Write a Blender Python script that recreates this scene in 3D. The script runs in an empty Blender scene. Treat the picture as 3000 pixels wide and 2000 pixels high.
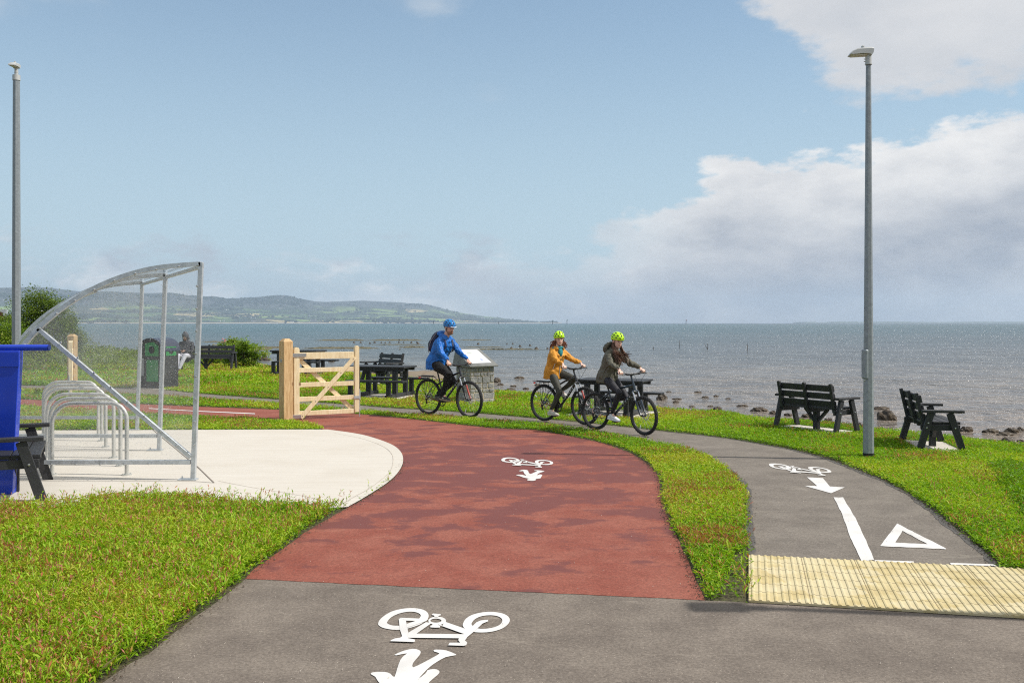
import bpy, bmesh, math, random
import numpy as np
from mathutils import Vector, Matrix, Euler

# ------------------------------------------------------------------ camera, sky, sun, exposure
F, H, HY = 2750.0, 1.885, 946.0          # focal length in photo pixels, eye height, horizon row
S = bpy.context.scene
COL = S.collection
cam_d = bpy.data.cameras.new("camera")
cam = bpy.data.objects.new("camera", cam_d); COL.objects.link(cam)
cam.location = (0, 0, H); cam.rotation_euler = (math.radians(90), 0, 0)
cam_d.sensor_width = 36.0; cam_d.lens = 36.0*F/3000.0
cam_d.shift_y = -(1000.0-HY)/3000.0
cam_d.clip_start = 0.1; cam_d.clip_end = 90000.0
S.camera = cam

S.view_settings.view_transform = 'Standard'
S.view_settings.look = 'None'
S.view_settings.gamma = 1.0
S.view_settings.exposure = 0.07
S.cycles.use_denoising = False
S.cycles.max_bounces = 6
S.cycles.transparent_max_bounces = 24
S.cycles.volume_bounces = 1
S.cycles.use_adaptive_sampling = True
S.cycles.adaptive_threshold = 0.005
S.cycles.sample_clamp_indirect = 6.0
S.cycles.pixel_filter_type = 'BLACKMAN_HARRIS'; S.cycles.filter_width = 1.15

SUN_EL = math.radians(50.8)
sun_dir = Vector((0.9916*math.cos(SUN_EL), -0.129*math.cos(SUN_EL), math.sin(SUN_EL))).normalized()
sl = bpy.data.lights.new("sun", 'SUN'); sl.energy = 4.3; sl.angle = math.radians(0.53); sl.color = (1.0, 0.955, 0.885)
so = bpy.data.objects.new("sun", sl); COL.objects.link(so)
so.rotation_euler = sun_dir.to_track_quat('Z', 'Y').to_euler(); so.location = (30, -5, 40)

W = bpy.data.worlds.new("World"); S.world = W; W.use_nodes = True
def build_world():
    nt = W.node_tree; N = nt.nodes; L = nt.links
    for n in list(N): N.remove(n)
    def nd(t, **k):
        n = N.new(t)
        for a, b in k.items(): setattr(n, a, b)
        return n
    def mth(op, a, b=None, c=None, clamp=False):
        n = nd('ShaderNodeMath', operation=op); n.use_clamp = clamp
        for i, v in enumerate((a, b, c)):
            if v is None: continue
            if isinstance(v, (int, float)): n.inputs[i].default_value = v
            else: L.new(v, n.inputs[i])
        return n.outputs[0]
    def mixc(f, a, b):
        n = nd('ShaderNodeMix', data_type='RGBA')
        for s, v in ((n.inputs[0], f), (n.inputs[6], a), (n.inputs[7], b)):
            if isinstance(v, (int, float)): s.default_value = v
            elif isinstance(v, tuple): s.default_value = (*v, 1)
            else: L.new(v, s)
        return n.outputs[2]
    sky = nd('ShaderNodeTexSky'); sky.sky_type = 'NISHITA'; sky.sun_disc = False
    sky.sun_elevation = SUN_EL
    sky.sun_rotation = math.atan2(sun_dir.x, sun_dir.y)
    sky.air_density = 1.0; sky.dust_density = 1.2; sky.ozone_density = 1.2; sky.altitude = 0
    tc = nd('ShaderNodeTexCoord')
    sep = nd('ShaderNodeSeparateXYZ'); L.new(tc.outputs['Generated'], sep.inputs[0])
    x, y, z = sep.outputs
    az = mth('ARCTAN2', x, y)
    el = mth('ARCSINE', z)
    cmb = nd('ShaderNodeCombineXYZ'); L.new(az, cmb.inputs[0]); L.new(mth('MULTIPLY', el, 2.2), cmb.inputs[1])
    def noise(scale, det, rough, off=0.0, src=None):
        n = nd('ShaderNodeTexNoise'); n.noise_dimensions = '3D'
        n.inputs['Scale'].default_value = scale; n.inputs['Detail'].default_value = det; n.inputs['Roughness'].default_value = rough
        v = nd('ShaderNodeVectorMath', operation='ADD'); L.new(src or cmb.outputs[0], v.inputs[0]); v.inputs[1].default_value = (off, off*0.7, off*1.3)
        L.new(v.outputs[0], n.inputs['Vector'])
        return n.outputs['Fac']
    nA = noise(7.0, 9, 0.58, 3.1); nB = noise(22.0, 8, 0.6, 9.4); nC = noise(3.2, 5, 0.5, 17.0); nD = noise(9, 8, .62, 57.0)
    wob = mth('ADD', mth('MULTIPLY', mth('SUBTRACT', nA, .5), .15), mth('MULTIPLY', mth('SUBTRACT', nB, .5), .07))
    # az, el in radians -> boundary curves
    def curve(pts, lo=-0.6, hi=0.6):
        n = nd('ShaderNodeFloatCurve'); c = n.mapping.curves[0]
        P = [((p[0]-lo)/(hi-lo), p[1]) for p in pts]
        c.points[0].location = P[0]; c.points[1].location = P[-1]
        for p in P[1:-1]: c.points.new(*p)
        n.mapping.update()
        t = mth('DIVIDE', mth('SUBTRACT', az, lo), hi-lo, clamp=True)
        L.new(t, n.inputs['Value']); return n.outputs[0]
    def px(xx, yy):
        a = math.atan((xx-1500)/F); return (a, math.atan((HY-yy)/F*math.cos(a)))
    def smooth(v, a, b):
        n = nd('ShaderNodeMapRange', interpolation_type='SMOOTHSTEP'); L.new(v, n.inputs[0])
        n.inputs[1].default_value = a; n.inputs[2].default_value = b; return n.outputs[0]
    b1 = curve([(-.6, 0), px(1100, 900), px(1350, 800), px(1600, 730), px(1800, 650), px(2000, 560), px(2130, 445), px(2500, 405), px(2800, 335), (.6, .24)])
    m1 = smooth(mth('ADD', mth('SUBTRACT', b1, el), wob), -0.003, .016)
    b2 = curve([(-.6, .6), px(1900, -500), px(2180, -20), px(2380, 160), px(2520, 270), px(2800, 310), px(3000, 315), (.6, .20)])
    m2 = smooth(mth('ADD', mth('SUBTRACT', el, b2), wob), -0.004, .03)
    # low left bank and band of small cumulus near the horizon
    b3 = curve([(-.6, .16), px(0, 590), px(150, 640), px(330, 700), px(600, 750), px(1100, 745), px(1600, 720), (.6, .06)])
    m3 = mth('MULTIPLY', smooth(mth('ADD', mth('SUBTRACT', b3, el), mth('MULTIPLY', wob, 1.3)), -.01, .03), smooth(nD, .42, .62))
    m4 = mth('MULTIPLY', smooth(nC, .60, .74), smooth(nD, .45, .7))
    # cloud brightness
    edge1 = smooth(mth('ADD', mth('SUBTRACT', b1, el), wob), .0, .14)
    shade = mth('ADD', mth('ADD', mth('MULTIPLY', edge1, .50), mth('MULTIPLY', mth('SUBTRACT', 1.0, smooth(el, .075, .15)), .30)), mth('MULTIPLY', mth('SUBTRACT', noise(6.5, 8, .6, 44.), .5), 1.9), clamp=True)
    c1 = mixc(shade, (.88, .865, .85), (.36, .39, .455))
    c2 = mixc(smooth(noise(6.0, 7, .55, 71.), .35, .7), (.74, .73, .73), (.60, .61, .635))
    c3 = mixc(smooth(nA, .38, .58), (.98, .97, .95), (.47, .53, .60))
    bg_strength = 0.10
    base = sky.outputs[0]
    # scale sky into display range and wash it with thin high haze
    sc = nd('ShaderNodeVectorMath', operation='MULTIPLY'); L.new(base, sc.inputs[0]); sc.inputs[1].default_value = (.076, .104, .119)
    hz = mixc(mth('SUBTRACT', .90, mth('MULTIPLY', smooth(el, 0.0, .4), .6)), sc.outputs[0], (.530, .672, .755))
    low = smooth(el, .0, .085)
    hz = mixc(mth('MULTIPLY', mth('SUBTRACT', 1.0, low), .60), hz, (.465, .54, .605))
    k = mixc(mth('MULTIPLY', m4, .6), hz, (.64, .68, .72))
    k = mixc(mth('MULTIPLY', m3, .92), k, c3)
    k = mixc(mth('MULTIPLY', m2, .90), k, c2)
    k = mixc(mth('MULTIPLY', m1, mth('ADD', .30, mth('MULTIPLY', smooth(az, .02, .22), .66))), k, c1)
    low2 = smooth(el, .0, .06)
    k = mixc(mth('MULTIPLY', mth('SUBTRACT', 1.0, low2), .28), k, (.465, .54, .605))
    up = nd('ShaderNodeVectorMath', operation='SCALE'); L.new(k, up.inputs[0]); up.inputs[3].default_value = 1.0/bg_strength
    bg = nd('ShaderNodeBackground'); L.new(up.outputs[0], bg.inputs[0]); bg.inputs[1].default_value = bg_strength
    out = nd('ShaderNodeOutputWorld'); L.new(bg.outputs[0], out.inputs[0])
build_world()

# ------------------------------------------------------------------ helpers
R = math.radians
def G(px, py, z=0.0):
    Y = F*(H-z)/(py-HY); return ((px-1500.0)/F*Y, Y, z)
def zoomer(s, ox, oy): return lambda x, y: (ox+x/s, oy+y/s)
def tag(o, label=None, cat=None, group=None, kind=None):
    if label: o['label'] = label
    if cat: o['category'] = cat
    if group: o['group'] = group
    if kind: o['kind'] = kind
    return o
def empty(name, loc, rz=0.0, scale=1.0):
    o = bpy.data.objects.new(name, None); COL.objects.link(o); o.empty_display_size = .2
    o.location = loc; o.rotation_euler = (0, 0, rz); o.scale = (scale,)*3
    return o
def copy_tree(o, parent=None):
    c = o.copy(); COL.objects.link(c); c.parent = parent
    for ch in list(o.children): copy_tree(ch, c)
    return c

class MB:
    def __init__(s): s.v = []; s.f = []; s.M = None
    def add(s, vs, fs):
        n = len(s.v)
        if s.M is not None: vs = [s.M @ Vector(v) for v in vs]
        s.v += [tuple(v) for v in vs]; s.f += [tuple(i+n for i in f) for f in fs]; return s
    def obox(s, c, ax, ay, az):   # centre + three half vectors
        c = Vector(c); ax = Vector(ax); ay = Vector(ay); az = Vector(az); vs = []
        if ax.cross(ay).dot(az) < 0: ax = -ax
        for k in (-1, 1):
            for a, b in ((-1, -1), (1, -1), (1, 1), (-1, 1)): vs.append(c+ax*a+ay*b+az*k)
        return s.add(vs, [(3, 2, 1, 0), (4, 5, 6, 7), (0, 1, 5, 4), (1, 2, 6, 5), (2, 3, 7, 6), (3, 0, 4, 7)])
    def box(s, c, d, rz=0.0):
        m = Matrix.Rotation(rz, 3, 'Z')
        return s.obox(c, m @ Vector((d[0]/2, 0, 0)), m @ Vector((0, d[1]/2, 0)), (0, 0, d[2]/2))
    def beam(s, p0, p1, w, t, up=(0, 0, 1), over=0.0):   # w across 'up', t along 'up'
        p0 = Vector(p0); p1 = Vector(p1); d = (p1-p0); ln = d.length; d.normalize()
        up = Vector(up); sd = d.cross(up)
        if sd.length < 1e-4: sd = d.cross(Vector((1, 0, 0)))
        sd.normalize(); u = sd.cross(d).normalized()
        return s.obox((p0+p1)/2, d*(ln/2+over), sd*w/2, u*t/2)
    def tube(s, pts, rad, n=10, side=None, caps=True, closed=False, rnd=0):
        P = [Vector(p) for p in pts]; m = len(P)
        if not isinstance(rad, list): rad = [rad]*m
        rad = [r if isinstance(r, tuple) else (r, r) for r in rad]
        if rnd and not closed:      # rounded ends
            def endcap(p, q, r):
                d = (p-q).normalized(); k = min(r); out = []
                for a in (35, 65, 85): out.append((p+d*k*math.sin(R(a)), (r[0]*math.cos(R(a)), r[1]*math.cos(R(a)))))
                return out
            e0 = endcap(P[0], P[1], rad[0]); e1 = endcap(P[-1], P[-2], rad[-1])
            P = [e[0] for e in e0[::-1]]+P+[e[0] for e in e1]; rad = [e[1] for e in e0[::-1]]+rad+[e[1] for e in e1]; m = len(P)
        vs = []; prev = Vector(side) if side is not None else None
        for i in range(m):
            if closed: t = P[(i+1) % m]-P[i-1]
            else: t = P[min(i+1, m-1)]-P[max(i-1, 0)]
            if t.length < 1e-9: t = Vector((0, 0, 1))
            t.normalize()
            if prev is None:
                prev = Vector((0, 1, 0)) if abs(t.y) < .9 else Vector((1, 0, 0))
            base = Vector(side) if side is not None else prev
            sd = base-t*base.dot(t)
            if sd.length < 1e-5: sd = prev-t*prev.dot(t)
            sd.normalize(); prev = sd; u = t.cross(sd)
            for k in range(n):
                a = 2*math.pi*k/n; vs.append(P[i]+sd*rad[i][0]*math.cos(a)+u*rad[i][1]*math.sin(a))
        fs = []
        for i in range(m if closed else m-1):
            j = (i+1) % m
            for k in range(n):
                l = (k+1) % n; fs.append((i*n+k, i*n+l, j*n+l, j*n+k))
        if caps and not closed:
            fs.append(tuple(range(n))[::-1]); fs.append(tuple((m-1)*n+k for k in range(n)))
        return s.add(vs, fs)
    def ell(s, c, r, ax=None, n=14, m=8):
        c = Vector(c); ax = ax or (Vector((1, 0, 0)), Vector((0, 1, 0)), Vector((0, 0, 1)))
        ax = [Vector(a) for a in ax]; vs = [c-ax[2]*r[2]]
        for i in range(1, m):
            t = -math.pi/2+math.pi*i/m
            for k in range(n):
                a = 2*math.pi*k/n; vs.append(c+ax[0]*r[0]*math.cos(t)*math.cos(a)+ax[1]*r[1]*math.cos(t)*math.sin(a)+ax[2]*r[2]*math.sin(t))
        vs.append(c+ax[2]*r[2]); fs = []
        for k in range(n): fs.append((0, 1+(k+1) % n, 1+k))
        for i in range(m-2):
            for k in range(n):
                l = (k+1) % n; fs.append((1+i*n+k, 1+i*n+l, 1+(i+1)*n+l, 1+(i+1)*n+k))
        e = len(vs)-1; b = 1+(m-2)*n
        for k in range(n): fs.append((b+k, b+(k+1) % n, e))
        return s.add(vs, fs)
    def prism(s, poly, fn, d):    # poly list of 2D, fn maps (u,v,w)->3D, thickness from w=0..d
        n = len(poly); vs = [fn(u, v, 0) for u, v in poly]+[fn(u, v, d) for u, v in poly]
        fs = [tuple(range(n))[::-1], tuple(range(n, 2*n))]
        for i in range(n):
            j = (i+1) % n; fs.append((i, j, n+j, n+i))
        return s.add(vs, fs)
    def build(s, name, mat, parent=None, smooth=False, bevel=0.0, loc=None, fixn=False):
        me = bpy.data.meshes.new(name); me.from_pydata(s.v, [], s.f); me.update()
        if bevel or fixn:
            bm = bmesh.new(); bm.from_mesh(me)
            bmesh.ops.recalc_face_normals(bm, faces=bm.faces)
            if bevel:
                bmesh.ops.bevel(bm, geom=[e for e in bm.edges if e.calc_length() > bevel*2.2], offset=bevel, segments=1, affect='EDGES', clamp_overlap=True)
            bm.to_mesh(me); bm.free()
        if smooth:
            for p in me.polygons: p.use_smooth = True
            try: me.set_sharp_from_angle(angle=R(40))
            except Exception: pass
        if mat: me.materials.append(mat)
        o = bpy.data.objects.new(name, me); COL.objects.link(o)
        if parent: o.parent = parent
        if loc: o.location = loc
        return o
    def solid(s, name, mat, parent=None, voxel=.008, it=3, wr=0.0, wf=9.0):   # weld overlapping volumes into one skin
        o = s.build(name+"_src", mat, None, fixn=True)
        m = o.modifiers.new('r', 'REMESH'); m.mode = 'VOXEL'; m.voxel_size = voxel
        if it:
            m2 = o.modifiers.new('s', 'SMOOTH'); m2.factor = .5; m2.iterations = it
        bpy.context.view_layer.update()
        dg = bpy.context.evaluated_depsgraph_get()
        me = bpy.data.meshes.new_from_object(o.evaluated_get(dg)); me.name = name
        bpy.data.objects.remove(o)
        if wr:
            from mathutils import noise as mn
            nv = [v.normal.copy() for v in me.vertices]
            for v, n_ in zip(me.vertices, nv):
                q = v.co*wf; q = Vector((q.x, q.y, q.z*.8)); t = abs(mn.noise(q+Vector((mn.noise(q*.7), 0, mn.noise(q*.9+Vector((5, 5, 5)))))*1.2))
                v.co += n_*wr*(.55-2.6*t+.6*mn.noise(q*2.7))
            me.update()
        for p in me.polygons: p.use_smooth = True
        if not me.materials: me.materials.append(mat)
        ob = bpy.data.objects.new(name, me); COL.objects.link(ob)
        if parent: ob.parent = parent
        return ob

R = math.radians
# ------------------------------------------------------------------ materials
def mat(name, col, rough=.6, metal=0.0, var=.12, vscale=6.0, bump=0.0, bscale=40.0, spec=.5, col2=None, stretch=None, detail=4.0, coat=0.0, emit=None):
    m = bpy.data.materials.new(name); m.use_nodes = True
    nt = m.node_tree; N = nt.nodes; L = nt.links; b = N['Principled BSDF']
    b.inputs['Roughness'].default_value = rough; b.inputs['Metallic'].default_value = metal
    b.inputs['Specular IOR Level'].default_value = spec
    if coat: b.inputs['Coat Weight'].default_value = coat
    tc = N.new('ShaderNodeTexCoord'); mp = N.new('ShaderNodeMapping'); L.new(tc.outputs['Object'], mp.inputs[0])
    if stretch: mp.inputs['Scale'].default_value = stretch
    n = N.new('ShaderNodeTexNoise'); n.inputs['Scale'].default_value = vscale; n.inputs['Detail'].default_value = detail; n.inputs['Roughness'].default_value = .65
    L.new(mp.outputs[0], n.inputs['Vector'])
    r = N.new('ShaderNodeMapRange'); r.inputs[1].default_value = .3; r.inputs[2].default_value = .7
    L.new(n.outputs['Fac'], r.inputs[0])
    mx = N.new('ShaderNodeMix'); mx.data_type = 'RGBA'; L.new(r.outputs[0], mx.inputs[0])
    c2 = col2 if col2 else tuple(min(1, c*(1+var)) for c in col)
    c1 = col if col2 else tuple(c*(1-var) for c in col)
    mx.inputs[6].default_value = (*c1, 1); mx.inputs[7].default_value = (*c2, 1)
    L.new(mx.outputs[2], b.inputs['Base Color'])
    if bump:
        n2 = N.new('ShaderNodeTexNoise'); n2.inputs['Scale'].default_value = bscale; n2.inputs['Detail'].default_value = 5
        L.new(mp.outputs[0], n2.inputs['Vector'])
        bp = N.new('ShaderNodeBump'); bp.inputs['Strength'].default_value = bump; bp.inputs['Distance'].default_value = .02
        L.new(n2.outputs['Fac'], bp.inputs['Height']); L.new(bp.outputs[0], b.inputs['Normal'])
    return m
class NT:       # small node graph helper
    def __init__(s, name):
        s.m = bpy.data.materials.new(name); s.m.use_nodes = True; s.N = s.m.node_tree.nodes; s.L = s.m.node_tree.links
        s.b = s.N['Principled BSDF']; s.tc = s.N.new('ShaderNodeTexCoord'); s.obj = s.tc.outputs['Object']
    def put(s, sock, v):
        if isinstance(v, (int, float)): sock.default_value = v
        elif isinstance(v, tuple): sock.default_value = (*v, 1) if len(v) == 3 and sock.type == 'RGBA' else v
        else: s.L.new(v, sock)
    def math(s, op, a, b=None, clamp=False):
        n = s.N.new('ShaderNodeMath'); n.operation = op; n.use_clamp = clamp; s.put(n.inputs[0], a)
        if b is not None: s.put(n.inputs[1], b)
        return n.outputs[0]
    def map(s, scale, rot=(0, 0, 0), loc=(0, 0, 0), src=None):
        n = s.N.new('ShaderNodeMapping'); s.L.new(src or s.obj, n.inputs[0]); n.inputs['Scale'].default_value = scale; n.inputs['Rotation'].default_value = rot; n.inputs['Location'].default_value = loc
        return n.outputs[0]
    def noise(s, scale, det=4, rough=.6, vec=None, dist=0):
        n = s.N.new('ShaderNodeTexNoise'); n.inputs['Scale'].default_value = scale; n.inputs['Detail'].default_value = det; n.inputs['Roughness'].default_value = rough; n.inputs['Distortion'].default_value = dist
        s.L.new(vec or s.obj, n.inputs['Vector']); return n.outputs['Fac']
    def voro(s, scale, vec=None, feat='F1', out='Distance', rnd=1.0):
        n = s.N.new('ShaderNodeTexVoronoi'); n.feature = feat; n.inputs['Scale'].default_value = scale; n.inputs['Randomness'].default_value = rnd
        s.L.new(vec or s.obj, n.inputs['Vector']); return n.outputs[out]
    def rng(s, v, a, b, c=0.0, d=1.0, sm=True):
        n = s.N.new('ShaderNodeMapRange'); n.interpolation_type = 'SMOOTHSTEP' if sm else 'LINEAR'
        s.L.new(v, n.inputs[0]); n.inputs[1].default_value = a; n.inputs[2].default_value = b; n.inputs[3].default_value = c; n.inputs[4].default_value = d
        return n.outputs[0]
    def mix(s, f, a, b, mode='MIX'):
        n = s.N.new('ShaderNodeMix'); n.data_type = 'RGBA'; n.blend_type = mode; s.put(n.inputs[0], f); s.put(n.inputs[6], a); s.put(n.inputs[7], b); return n.outputs[2]
    def ramp(s, v, stops, const=False):
        n = s.N.new('ShaderNodeValToRGB'); s.L.new(v, n.inputs[0]); e = n.color_ramp.elements
        if const: n.color_ramp.interpolation = 'CONSTANT'
        while len(e) < len(stops): e.new(.5)
        for k, (p, c) in enumerate(stops): e[k].position = p; e[k].color = (*c, 1)
        return n.outputs[0]
    def bump(s, h, st, dist=.02, nrm=None):
        n = s.N.new('ShaderNodeBump'); n.inputs['Strength'].default_value = st; n.inputs['Distance'].default_value = dist; s.L.new(h, n.inputs['Height'])
        if nrm: s.L.new(nrm, n.inputs['Normal'])
        return n.outputs[0]
    def fin(s, col=None, rough=None, nrm=None):
        if col is not None: s.put(s.b.inputs['Base Color'], col)
        if rough is not None: s.put(s.b.inputs['Roughness'], rough)
        if nrm is not None: s.L.new(nrm, s.b.inputs['Normal'])
        return s.m

def m_asphalt(name, c0, c1, stain, wet=None, dark=.0):
    t = NT(name)
    fine = t.noise(130, 3, .8); mid = t.noise(2.2, 5, .65); big = t.noise(.55, 4, .6)
    col = t.mix(t.rng(mid, .3, .72), c0, c1)
    sp = t.noise(55, 4, .85)
    col = t.mix(t.rng(sp, .30, .72, .0, 1.0), t.mix(1.0, col, (.50, .49, .48), 'MULTIPLY'), col)
    sp2 = t.voro(62.0)
    col = t.mix(t.math('MULTIPLY', t.rng(sp2, .10, .22, 1, 0), t.rng(t.noise(60, 2, .5), .52, .6)), col, stain)
    st = t.noise(3.0, 7, .72, t.map((.35, 1.4, 1), loc=(3, 7, 0)), .6)
    col = t.mix(t.math('MULTIPLY', t.rng(st, .58, .72), .36), col, stain)
    rough = .88
    if wet is not None:
        w = t.noise(1.9, 10, .64, t.map((.72, 1.0, 1), loc=(2.3, 5.2, 0)), .2)
        sep = t.N.new('ShaderNodeSeparateXYZ'); t.L.new(t.obj, sep.inputs[0])
        reach = t.math('SUBTRACT', 1.0, t.math('ABSOLUTE', t.math('DIVIDE', t.math('SUBTRACT', sep.outputs[1], 12.4), 5.0)))
        wm = t.rng(t.math('ADD', w, t.math('MULTIPLY', reach, .15)), .53, .615)
        col = t.mix(t.math('MULTIPLY', wm, .85), col, wet)
        rr = t.N.new('ShaderNodeMapRange'); t.L.new(wm, rr.inputs[0]); rr.inputs[3].default_value = .88; rr.inputs[4].default_value = .72; rough = rr.outputs[0]
    n = t.bump(t.math('ADD', t.noise(110, 4, .8), t.math('MULTIPLY', big, .6)), .55, .008)
    t.b.inputs['Specular IOR Level'].default_value = .4
    return t.fin(col, rough, n)
M = {}
M['asphalt'] = m_asphalt('asphalt', (.188, .156, .129), (.272, .230, .190), (.48, .42, .34))
M['footpath'] = m_asphalt('footpath_asphalt', (.195, .169, .143), (.268, .235, .199), (.44, .40, .32))
M['redpath'] = m_asphalt('red_asphalt', (.300, .078, .050), (.375, .125, .085), (.45, .22, .155), wet=(.145, .040, .034))
def m_concrete():
    t = NT('pale_concrete')
    br = t.noise(9, 6, .7, t.map((.12, 3.2, 1)), .3)
    col = t.mix(t.rng(br, .35, .7), (.53, .49, .425), (.60, .565, .505))
    col = t.mix(t.rng(t.noise(.7, 5, .6), .45, .75, 0, .6), col, (.49, .445, .375))
    col = t.mix(t.math('MULTIPLY', t.rng(t.noise(14, 5, .8, t.map((.1, 2.4, 1), loc=(5, 1, 0))), .66, .74), .4), col, (.40, .35, .29))
    d = t.voro(3.0); col = t.mix(t.math('MULTIPLY', t.rng(d, .012, .02, 1, 0), .8), col, (.09, .08, .07))
    return t.fin(col, .82, t.bump(t.noise(40, 4, .7, t.map((.2, 2, 1))), .25, .006))
M['concrete'] = m_concrete()
M['slab'] = mat('slab_concrete', (.58, .54, .47), .85, var=.12, vscale=9, bump=.2)
def m_paint():
    t = NT('road_paint'); col = t.mix(t.rng(t.noise(3, 5, .6), .3, .75), (.71, .695, .67), (.57, .555, .53))
    col = t.mix(t.math('MULTIPLY', t.rng(t.noise(120, 4, .8), .62, .70), .75), col, (.36, .33, .30))
    return t.fin(col, .65, t.bump(t.noise(110, 4, .8), .35, .005))
M['paint'] = m_paint()
def m_tactile():
    t = NT('buff_tactile'); g = t.map((1, 1, 1), (0, 0, R(-13.5)))
    cc = t.N.new('ShaderNodeSeparateColor'); t.L.new(t.voro(5.0, g, 'F1', 'Color', 0.0), cc.inputs[0])
    col = t.mix(t.rng(t.noise(5, 5, .6), .35, .7), (.45, .36, .165), (.55, .465, .25))
    col = t.mix(t.math('MULTIPLY', t.rng(t.noise(4.2, 6, .75), .50, .66), .35), col, (.62, .55, .37))
    col = t.mix(t.rng(cc.outputs[0], .1, .9, .0, .55), col, (.60, .535, .36))
    col = t.mix(t.math('MULTIPLY', t.rng(t.noise(34, 3, .7), .68, .74), .8), col, (.16, .11, .06))
    return t.fin(col, .8, t.bump(t.noise(60, 3), .2, .004))
M['tactile'] = m_tactile()
def m_soil():
    t = NT('soil_and_turf')
    col = t.mix(t.rng(t.noise(1.3, 6, .7), .35, .65), (.060, .085, .016), (.115, .100, .038))
    col = t.mix(t.rng(t.noise(26, 5, .7), .4, .62), col, (.040, .028, .018))
    col = t.mix(t.math('MULTIPLY', t.rng(t.noise(70, 3, .7), .62, .7), .7), col, (.22, .17, .12))
    return t.fin(col, .95, t.bump(t.noise(30, 5, .7), .8, .03))
M['soil'] = m_soil()
def m_water():
    t = NT('sea_water')
    sep = t.N.new('ShaderNodeSeparateXYZ'); t.L.new(t.obj, sep.inputs[0])
    y = t.math('LOGARITHM', t.math('MAXIMUM', sep.outputs[1], 5.0), 10.0)
    y = t.math('ADD', y, t.math('MULTIPLY', t.math('SUBTRACT', t.noise(.02, 5, .6, t.map((.35, 1, 1))), .5), .55))
    col = t.ramp(t.math('DIVIDE', y, 5.0), [(.26, (.265, .215, .170)), (.33, (.195, .175, .150)), (.40, (.085, .105, .112)), (.50, (.026, .078, .090)), (.62, (.022, .078, .080)), (.72, (.010, .028, .045)), (.78, (.006, .014, .028))])
    def wv(scale, sx, sy, det=4, rot=.0): return t.noise(scale, det, .62, t.map((sx, sy, 1), (0, 0, rot)))
    h1 = wv(5.5, .6, 1.0, 5, .12); h2 = wv(1.3, .7, 1.0, 5, -.1); h3 = wv(.34, .75, 1, 5, .06)
    h4 = wv(.11, .6, 1.0, 6, .02); h5 = wv(.03, .25, 1, 6, -.03)
    hs = t.math('ADD', t.math('MULTIPLY', h1, .22), t.math('ADD', t.math('MULTIPLY', h2, .95), t.math('MULTIPLY', h3, 2.0)))
    hs = t.math('ADD', hs, t.math('ADD', t.math('MULTIPLY', h4, 3.0), t.math('MULTIPLY', h5, 6.0)))
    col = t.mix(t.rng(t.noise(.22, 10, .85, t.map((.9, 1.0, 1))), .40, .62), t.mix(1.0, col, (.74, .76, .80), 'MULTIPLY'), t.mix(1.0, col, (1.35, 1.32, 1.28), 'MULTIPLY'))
    # whitecaps far out
    wc = t.noise(.35, 5, .75, t.map((.20, .9, 1)))
    far = t.rng(y, 2.2, 2.7)
    col = t.mix(t.math('MULTIPLY', t.math('MULTIPLY', t.rng(wc, .70, .76), far), .55), col, (.62, .66, .66))
    t.b.inputs['Specular IOR Level'].default_value = .30; t.b.inputs['IOR'].default_value = 1.33
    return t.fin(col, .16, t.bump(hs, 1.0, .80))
M['water'] = m_water()
M['galv'] = mat('galvanised_steel', (.50, .53, .55), .42, .45, var=.22, vscale=14, bump=.05, detail=8)
M['galv_d'] = mat('galvanised_pole', (.25, .28, .30), .5, .2, var=.2, vscale=18, bump=.05, detail=8)
M['tube'] = mat('galvanised_tube', (.56, .56, .53), .45, .5, var=.15, vscale=14)
M['bolt'] = mat('steel_bolt', (.55, .56, .56), .3, .9, var=.1)
M['black'] = mat('black_recycled_plastic', (.022, .023, .026), .55, var=.25, vscale=9, bump=.25, bscale=60, stretch=(1, 1, 1))
M['blackrub'] = mat('black_rubber', (.012, .012, .013), .7, var=.2, vscale=20)
M['blackgloss'] = mat('black_bike_paint', (.014, .014, .017), .25, var=.2, coat=.5)
M['blue'] = mat('blue_painted_steel', (.004, .042, .50), .42, var=.08, vscale=4, coat=.3)
M['lamphead'] = mat('grey_lamp_casting', (.50, .51, .50), .45, .2, var=.06)
M['lens'] = mat('lamp_lens', (.60, .55, .40), .3, var=.1)
def m_wood(name, a, b, knots=True):
    t = NT(name); v = t.map((1.6, 1.6, .22))
    g = t.noise(22, 6, .65, v, .5)
    col = t.mix(t.rng(g, .35, .68), a, b)
    col = t.mix(t.rng(t.noise(2.2, 4, .6), .55, .8, 0, .6), col, tuple(x*.62 for x in a))
    k = t.voro(2.6, t.map((1, 1, .6)))
    col = t.mix(t.rng(k, .05, .10, .85, 0), col, (.17, .075, .028))
    return t.fin(col, .65, t.bump(g, .2, .004))
M['wood'] = m_wood('fresh_pine', (.72, .57, .34), (.85, .73, .49))
M['oak'] = m_wood('sawn_oak', (.46, .29, .13), (.66, .46, .24))
def m_leaf(name, stops, rough=.5, trans=.35, attr='tone'):
    t = NT(name); a = t.N.new('ShaderNodeAttribute'); a.attribute_name = attr
    col = t.ramp(a.outputs['Fac'], stops)
    t.b.inputs['Specular IOR Level'].default_value = .35
    t.fin(col, rough)
    tr = t.N.new('ShaderNodeBsdfTranslucent'); t.L.new(t.mix(1.0, col, (1.0, 1.0, .55), 'MULTIPLY'), tr.inputs[0])
    mx = t.N.new('ShaderNodeMixShader'); mx.inputs[0].default_value = trans
    t.L.new(t.b.outputs[0], mx.inputs[1]); t.L.new(tr.outputs[0], mx.inputs[2])
    t.L.new(mx.outputs[0], t.N['Material Output'].inputs[0]); return t.m
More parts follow.
